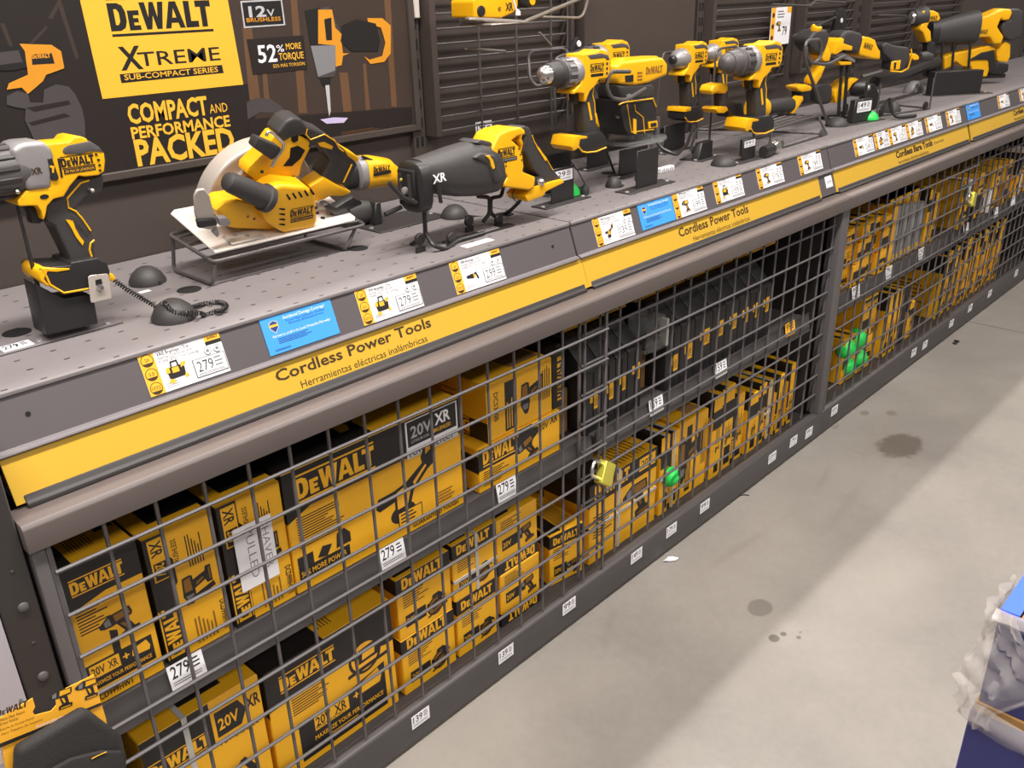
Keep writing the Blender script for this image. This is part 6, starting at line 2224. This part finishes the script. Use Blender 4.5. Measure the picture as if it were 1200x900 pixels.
g.prism(A([(480, 460), (500, 455), (600, 430), (640, 440), (640, 480), (520, 520), (490, 500)], 1000, 0, 6, -.02), -.025, .025, 'blk', .006, 2)
g.prism(A([(478, 465), (500, 460), (515, 500), (498, 520)], 1000, 0, 6, -.026), -.028, .028, 'alu', .002, 1)
g.prism(A([(1000, 505), (1060, 520), (1050, 545), (850, 550), (850, 540)], 1000, 0, 6, 0), -.02, .02, 'blk', .002, 1)
g.obj('battery_and_grip', t)
puck(4.30, .40, 'silver topped tether puck behind the black box bracket', .045, .05, 'gun')

# ---------------------------------------------------------------- hooks and the tool on the upper wires
t = thing('jig_saw', (1.61, .40, 1.432), 'yellow tool with two black letters on the light wire shelf at the top', 'power tool')
A = T_((1.61, .40, 1.432))
g = G()
pr = A([(55, 80), (52, 10), (70, -40), (200, -50), (262, -60), (262, 30), (240, 60), (185, 84), (60, 84)], 540, 0, 4, -.03)
g.prism(pr, -.035, .04, 'yel', .008, 3)
g.obj('body', t)
g = G()
a = A([(95, 52)], 540, 0, 4, -.036)[0]
g.lathe((a[0], -.035, a[1]), (0, -1, 0), [(0, .012), (.004, .011), (.005, .004)], 'blk', 18)
a = A([(182, 40)], 540, 0, 4, -.036)[0]
g.lathe((a[0], -.035, a[1]), (0, -1, 0), [(0, .005), (.002, .004)], 'brown', 12)
f = fprint(g, -.0355, 0, 1, 0, 1)
a, b = A([(210, 50), (245, 40)], 540, 0, 4, -.0355)
f.text('XR', 'pk', a[0], a[1], .016, 0, b[0] - a[0], .05)
g.obj('knobs_and_mark', t)
g = G()
g.prism(A([(265, -40), (340, -60), (370, -30), (360, 20), (300, 40), (270, 20)], 540, 0, 4, -.02), -.03, .03, 'blk', .01, 3)
a = A([(335, 5)], 540, 0, 4, -.03)[0]
g.lathe((a[0], -.03, a[1]), (0, -1, 0), [(0, .010), (.002, .009)], 'yel', 14)
g.obj('side_grip', t)
t = thing('wire_shelf', (1.6, .44, 1.42), 'light wire shelf holding the yellow tool at the top of the wire rack', 'wire shelf')
inv = M4.Translation(-t.location)
g = G(inv)
g.box2(1.525, 1.63, .33, .435, 1.4235, 1.4285, 'lwire', .002, 1)
g.obj('tray_plate', t)
g = G(inv)
g.tube(round_path([H3(540, 25, .5), H3(548, 22, .37), H3(615, 26, .33), H3(618, 24, .33), H3(683, -3, .38), H3(700, -12, .53)], .02, 5), .0045, 'lwire', 8)
g.tube([H3(632, 38, .45), H3(646, 53, .45)], .003, 'lwire', 6)
g.obj('shelf_wire', t)
g = G(inv)
g.tube([H3(598, -10, .34), H3(607, 17, .34)], .0028, 'white', 6)
g.lathe(tuple(H3(607, 18, .34)), (0, 0, 1), [(0, .006), (.008, .006), (.012, .002)], 'white', 12)
g.obj('tie', t, 'white tie')
wire_loop('hanging U shaped wire hook in the middle of the wire rack', [H3(642, 95, .37), H3(630, 102, .37), H3(621, 93, .40), H3(619, 65, .44), H3(624, 60, .46), H3(660, 57, .46), H3(703, 62, .46)][:6] + [H3(665, 60, .44), H3(668, 92, .40), H3(672, 99, .37), H3(680, 93, .35)], .0042, 'wire', 'wire_hook')
wire_loop('straight light wire peg on the left of the wire rack', [H3(546, 57, .45), H3(592, 60, .55)], .0035, 'lwire', 'wire_hook')
wire_loop('bent wire peg at the top right of the wire rack', [H3(636, 20, .45), H3(683, 21, .45), H3(690, -5, .45)], .0035, 'lwire', 'wire_hook')
wire_loop('bent light wire peg high on the rack behind the back price card', [H3(905, 5, .45), H3(950, 7, .45), H3(955, 1, .45), H3(990, 3, .5)], .004, 'wire', 'wire_hook')
wire_loop('wire peg high on the far rack left of the far drill', [H3(1030, 18, .5), H3(1062, 18, .55)], .004, 'wire', 'wire_hook')
g = G()
p = H3(672, 55, .54)
g.prism([(p[0] - .03, p[2] - .03), (p[0] + .02, p[2] - .03), (p[0] + .026, p[2] + .01), (p[0] + .012, p[2] + .028), (p[0] - .004, p[2] + .016)], .53, .548, 'blk', .004, 2)
g.lathe((p[0] + .01, .529, p[2] + .008), (0, -1, 0), [(0, .009), (.003, .008)], 'white', 16)
g.obj('magnet_clip', label='black clip with a white disc on the wire rack behind the bright chuck drill', cat='clip')
g = G()
p = H3(983, 24, .54)
g.prism([(p[0] - .05, p[2] - .06), (p[0] + .05, p[2] - .06), (p[0] + .05, p[2] + .03), (p[0], p[2] + .05), (p[0] - .04, p[2] + .03)], .53, .548, 'blk', .004, 2)
g.lathe((p[0], .529, p[2]), (0, -1, 0), [(0, .010), (.003, .009)], 'white', 16)
g.obj('magnet_clip', label='black clip with a white disc on the far wire rack above the oscillating tool', cat='clip')
g = G()
g.box2(1.503, 1.521, .567, .5872, 1.44, 1.52, 'alu', .002, 1)
g.obj('light_strip', label='short white metal strip at the top right corner of the banner', cat='strip')

# ================================================================== foreground
# hanging holster with header card, bottom left
yc = -.12
t = thing('hanging_holster', tuple(hit(60, 860, 1, yc)), 'black tool holster on a yellow header card hanging at the lower left corner', 'holster', rot=(R(0), 0, R(6)))
A = T_(tuple(t.location), (0, 0, R(6)))
g = G()
hd = A([(-60, 866), (0, 841), (38, 818), (41, 828), (38, 834), (41, 838), (60, 833), (66, 826), (65, 820), (66, 812), (110, 790.5), (118, 823), (60, 847), (0, 871), (-60, 897)], 0, 0, 1, 0)
g.prism(hd, -.0006, .0006, 'orange')
g.obj('header_card', t, 'yellow header card with notched hanger')
g = G()
bd = A([(-60, 897), (0, 871), (60, 847), (118, 823.5), (119, 826), (60, 850.5), (2, 875), (-60, 901)], 0, 0, 1, 0)
g.prism(bd, -.0009, .0006, 'bk')
g.prism(A([(2, 874), (60, 850), (119, 825), (124, 842), (150, 980), (20, 980)], 0, 0, 1, .0012), .0008, .0018, 'orange')
g.obj('backing_card', t)
g = G()
f = fprint(g, -.0007, 0, 1, 0, 1)
def HA(px, py): return A([(px, py)], 0, 0, 1, -.001)[0]
a, b = HA(-4, 841), HA(32, 828)
sl = math.atan2(b[1] - a[1], b[0] - a[0])
f.logo('ink', a[0], a[1], math.hypot(b[0] - a[0], b[1] - a[1]), sl, False, 1.2)
for (p_, q_, tx, h) in (((0, 846), (29, 834), 'Heavy Duty Impact', .0042), ((0, 851), (22, 842), 'Driver Holster', .0042), ((0, 857), (40, 842), 'Estuche de Servicio Pesado', .003), ((2, 862), (50, 843), 'Para Taladro de Impacto', .003)):
    a, b = HA(*p_), HA(*q_)
    f.text(tx, 'ink', a[0], a[1], h, sl, math.hypot(b[0] - a[0], b[1] - a[1]), -.004)
a, b = HA(42, 853.5), HA(83, 836)
f.rect('bk', 0, 0, 0.0001, 0.0001)
f.text('GUARANTEED TOUGH.', 'white', a[0], a[1], .0032, sl, math.hypot(b[0] - a[0], b[1] - a[1]), .03)
for px, py in ((56, 838), (87, 826)):
    a = HA(px, py)
    f.sil('drill', a[0], a[1], .034, sl, False, {'k': 'bk', 'y': 'yel', 'g': 'mgrey'})
g.obj('card_print', t, flat=True)
g = G()
po = A([(18, 876), (97, 829), (104, 832), (140, 860), (146, 885), (146, 990), (14, 990)], 0, 0, 1, -.012)
g.prism(po, -.022, -.001, 'felt', .010, 3)
g.obj('pouch', t, 'black woven pouch')
g = G()
pl_ = A([(60, 902), (84, 889), (120, 880), (143, 880), (147, 895), (147, 990), (55, 990)], 0, 0, 1, -.028)
g.prism(pl_, -.031, -.0225, 'felt', .005, 2)
stroke(g, A([(104, 886), (112, 882), (121, 878)], 0, 0, 1, -.024), -.0318, .0006, 'yel')
g.obj('pouch_flap', t)
g = G()
g.prism(A([(-60, 905), (0, 880), (5, 893), (-60, 920)], 0, 0, 1, .01), .008, .010, 'white')
g.obj('clear_label', t, 'pale plastic tab')

g = G()
p = hit(62, 868, 1, yc + .004)
g.tube([(p[0], .0038, p[2] - .004), (p[0], -.05, p[2] - .004), (p[0], yc + .0045, p[2])], .002, 'wire', 8)
g.obj('peg_hook', label='short wire peg behind the holster header card at the lower left', cat='hook')

# blue bin with torn wrap, bottom right
x0 = 1.0
top_z = .8
t = thing('blue_bin', (x0, -1.0, 0), 'stacked dark blue cardboard bin with torn clear wrap at the lower right corner', 'bin')
inv = M4.Translation(-t.location)
pc = hit(1172, 718, 2, top_z)
g = G(inv)
th = .006
X0, Y0 = pc[0], pc[1]
zb_ = hit(1157, 835, 0, X0)[2]
L1, D1 = .62, .5
g.box2(X0, X0 + th, Y0 - D1, Y0, zb_ + .012, top_z, 'bluebin')
g.box2(X0 + th, X0 + L1, Y0 - th, Y0, zb_ + .012, top_z, 'bluebin')
g.box2(X0 + L1, X0 + L1 + th, Y0 - D1, Y0, zb_ + .012, top_z, 'bluebin')
g.box2(X0 + th, X0 + L1, Y0 - D1, Y0 - D1 + th, zb_ + .012, top_z, 'bluebin')
g.obj('upper_tray', t)
g = G(inv)
# folded bright rim on the long side, kraft inside
g.prism([(X0 + .004, top_z - .001), (X0 + L1, top_z - .001), (X0 + L1, top_z + .003), (X0 + .004, top_z + .003)], Y0 - .020, Y0 + .001, 'bluein')
g.box2(X0 + .012, X0 + L1 - .01, Y0 - D1 + .02, Y0 - .022, top_z - .17, top_z - .15, 'card2')
g.box2(X0 + .0065, X0 + .011, Y0 - D1 + .02, Y0 - .007, top_z - .16, top_z - .004, 'card2')
g.box2(X0 + .012, X0 + L1 - .01, Y0 - .0255, Y0 - .021, top_z - .16, top_z - .004, 'card2')
g.obj('rim_flap', t, 'bright blue rim flap')
g = G(inv)
g.prism([(X0 - .03, 0), (X0 + L1 + .02, 0), (X0 + L1 + .02, zb_ - .004), (X0 - .004, zb_ - .004)], Y0 - D1 - .01, Y0 + .006, 'bluebin', .002, 1)
g.box2(X0 - .003, X0 + L1, Y0 - D1, Y0 + .003, zb_ - .0035, zb_ + .0115, 'card2', .001, 1)
g.obj('lower_bin', t)
# film: wrinkled sheet bulging around the corner
rr = random.Random(5)
nu, nv = 26, 26
vs, fs = [], []
def filmpt(u, v):
    # u across the corner (0 on the front face towards the camera side, 1 on the shelf side), v from bottom to top
    z = zb_ - .02 + (top_z + .006 - zb_ + .02) * v
    s = (u - .5) * .17
    if u < .5: p = V((X0 - .002, Y0 + s * (.55 - .3 * math.sin(v * 7 + 1)), z))
    else: p = V((X0 + s, Y0 + .004, z))
    n = V((-1, .3, 0)) if u < .5 else V((-.3, 1, 0))
    b = .016 * math.exp(-((v - .32) / .28) ** 2) + .004
    w = .006 * math.sin(26 * u + 5 * v + 1.5 * math.sin(9 * v)) + .004 * math.sin(33 * v - 31 * u) + .0035 * rr.uniform(-1, 1)
    return p + n.normalized() * max(.001, b * math.sin(math.pi * min(1, max(0, u))) + w * .8 + .003)
for j in range(nv + 1):
    for i in range(nu + 1): vs.append(tuple(filmpt(i / nu, j / nv)))
for j in range(nv):
    for i in range(nu): fs.append((j * (nu + 1) + i, j * (nu + 1) + i + 1, (j + 1) * (nu + 1) + i + 1, (j + 1) * (nu + 1) + i))
g = G(inv)
g.add(vs, fs, 'film')
# strip of film along the top edge and a twisted tail along the seam
for k, (za, yb) in enumerate(((top_z + .003, 0), (zb_ + .0, 0))):
    vs, fs = [], []
    for i in range(31):
        u = i / 30
        yy = Y0 + .004 - u * .5
        w = .018 + .006 * math.sin(9 * u + k)
        for j in range(5):
            a = j / 4
            vs.append((X0 - .004 - .012 * math.sin(math.pi * a) - .004 * rr.random(), yy, za - w * (a - .3) * (1.6 if k else 1) - (.06 * u if k else .0)))
    for i in range(30):
        for j in range(4): fs.append((i * 5 + j, i * 5 + j + 1, (i + 1) * 5 + j + 1, (i + 1) * 5 + j))
    g.add(vs, fs, 'film')
g.obj('torn_wrap', t, 'crumpled clear wrap film')

# litter on the floor
p = hit(787, 656, 2, 0)
g = G()
rr = random.Random(3)
pr = [(.026 * math.cos(a) * rr.uniform(.6, 1.1), .011 * math.sin(a) * rr.uniform(.7, 1.2)) for a in [2 * math.pi * i / 10 for i in range(10)]]
g.add([(x, y, .0006 + .006 * rr.random()) for x, y in pr] + [(0, 0, .009)], [(i, (i + 1) % 10, 10) for i in range(10)], 'white')
g.obj('paper_scrap', label='crumpled white paper scrap on the floor near the kick plate', cat='litter', loc=(p[0], p[1], 0), rotz=R(-30))
p = hit(1119, 402, 2, 0)
g = G()
g.box2(-.02, .0, -.012, .004, .0005, .008, 'blk', .002, 1)
g.tube([(0, 0, .004), (.02, .008, .005), (.018, -.012, .004)], .004, 'blk', 6)
g.obj('plastic_bit', label='tiny black plastic bit on the far floor', cat='litter', loc=(p[0], p[1], 0))
p = hit(1072, 583 - 147 + 160, 2, 0)
p = hit(872, 581, 2, 0)
g = G()
g.tube([(-.016, 0, .0026), (.0, .003, .003), (.016, .0, .0026)], .0022, 'blk', 6)
g.obj('plastic_bit', label='thin dark sliver on the floor below the row of price tags', cat='litter', loc=(p[0], p[1], 0), rotz=R(-50))

# ================================================================== light
w = bpy.data.worlds.new('store')
SC.world = w
w.use_nodes = True
w.node_tree.nodes['Background'].inputs[0].default_value = (1.0, 0.97, 0.95, 1)
w.node_tree.nodes['Background'].inputs[1].default_value = 0.17
def area(name, loc, rot, sx, sy, e, col=(1, .95, .905)):
    l = bpy.data.lights.new(name, 'AREA')
    l.shape = 'RECTANGLE'
    l.size, l.size_y, l.energy, l.color = sx, sy, e, col
    o = bpy.data.objects.new(name, l)
    COL.objects.link(o)
    o.location = loc
    o.rotation_euler = rot
    return o
area('ceiling_light', (0.3, -.95, 4.4), (R(4), 0, 0), 4.6, .4, 345)
area('ceiling_light', (5.6, -1.25, 4.9), (R(6), 0, 0), 3.0, .4, 130)
area('ceiling_light', (3.2, 1.95, 5.2), (R(-8), 0, 0), 12.0, .16, 380)
area('ceiling_light', (1.5, -4.8, 4.9), (R(24), 0, 0), 8.0, .8, 230)
SC.view_settings.view_transform = 'Standard'
SC.view_settings.look = 'None'
SC.view_settings.exposure = 0.0
SC.view_settings.gamma = 1.0
SC.view_settings.use_curve_mapping = False
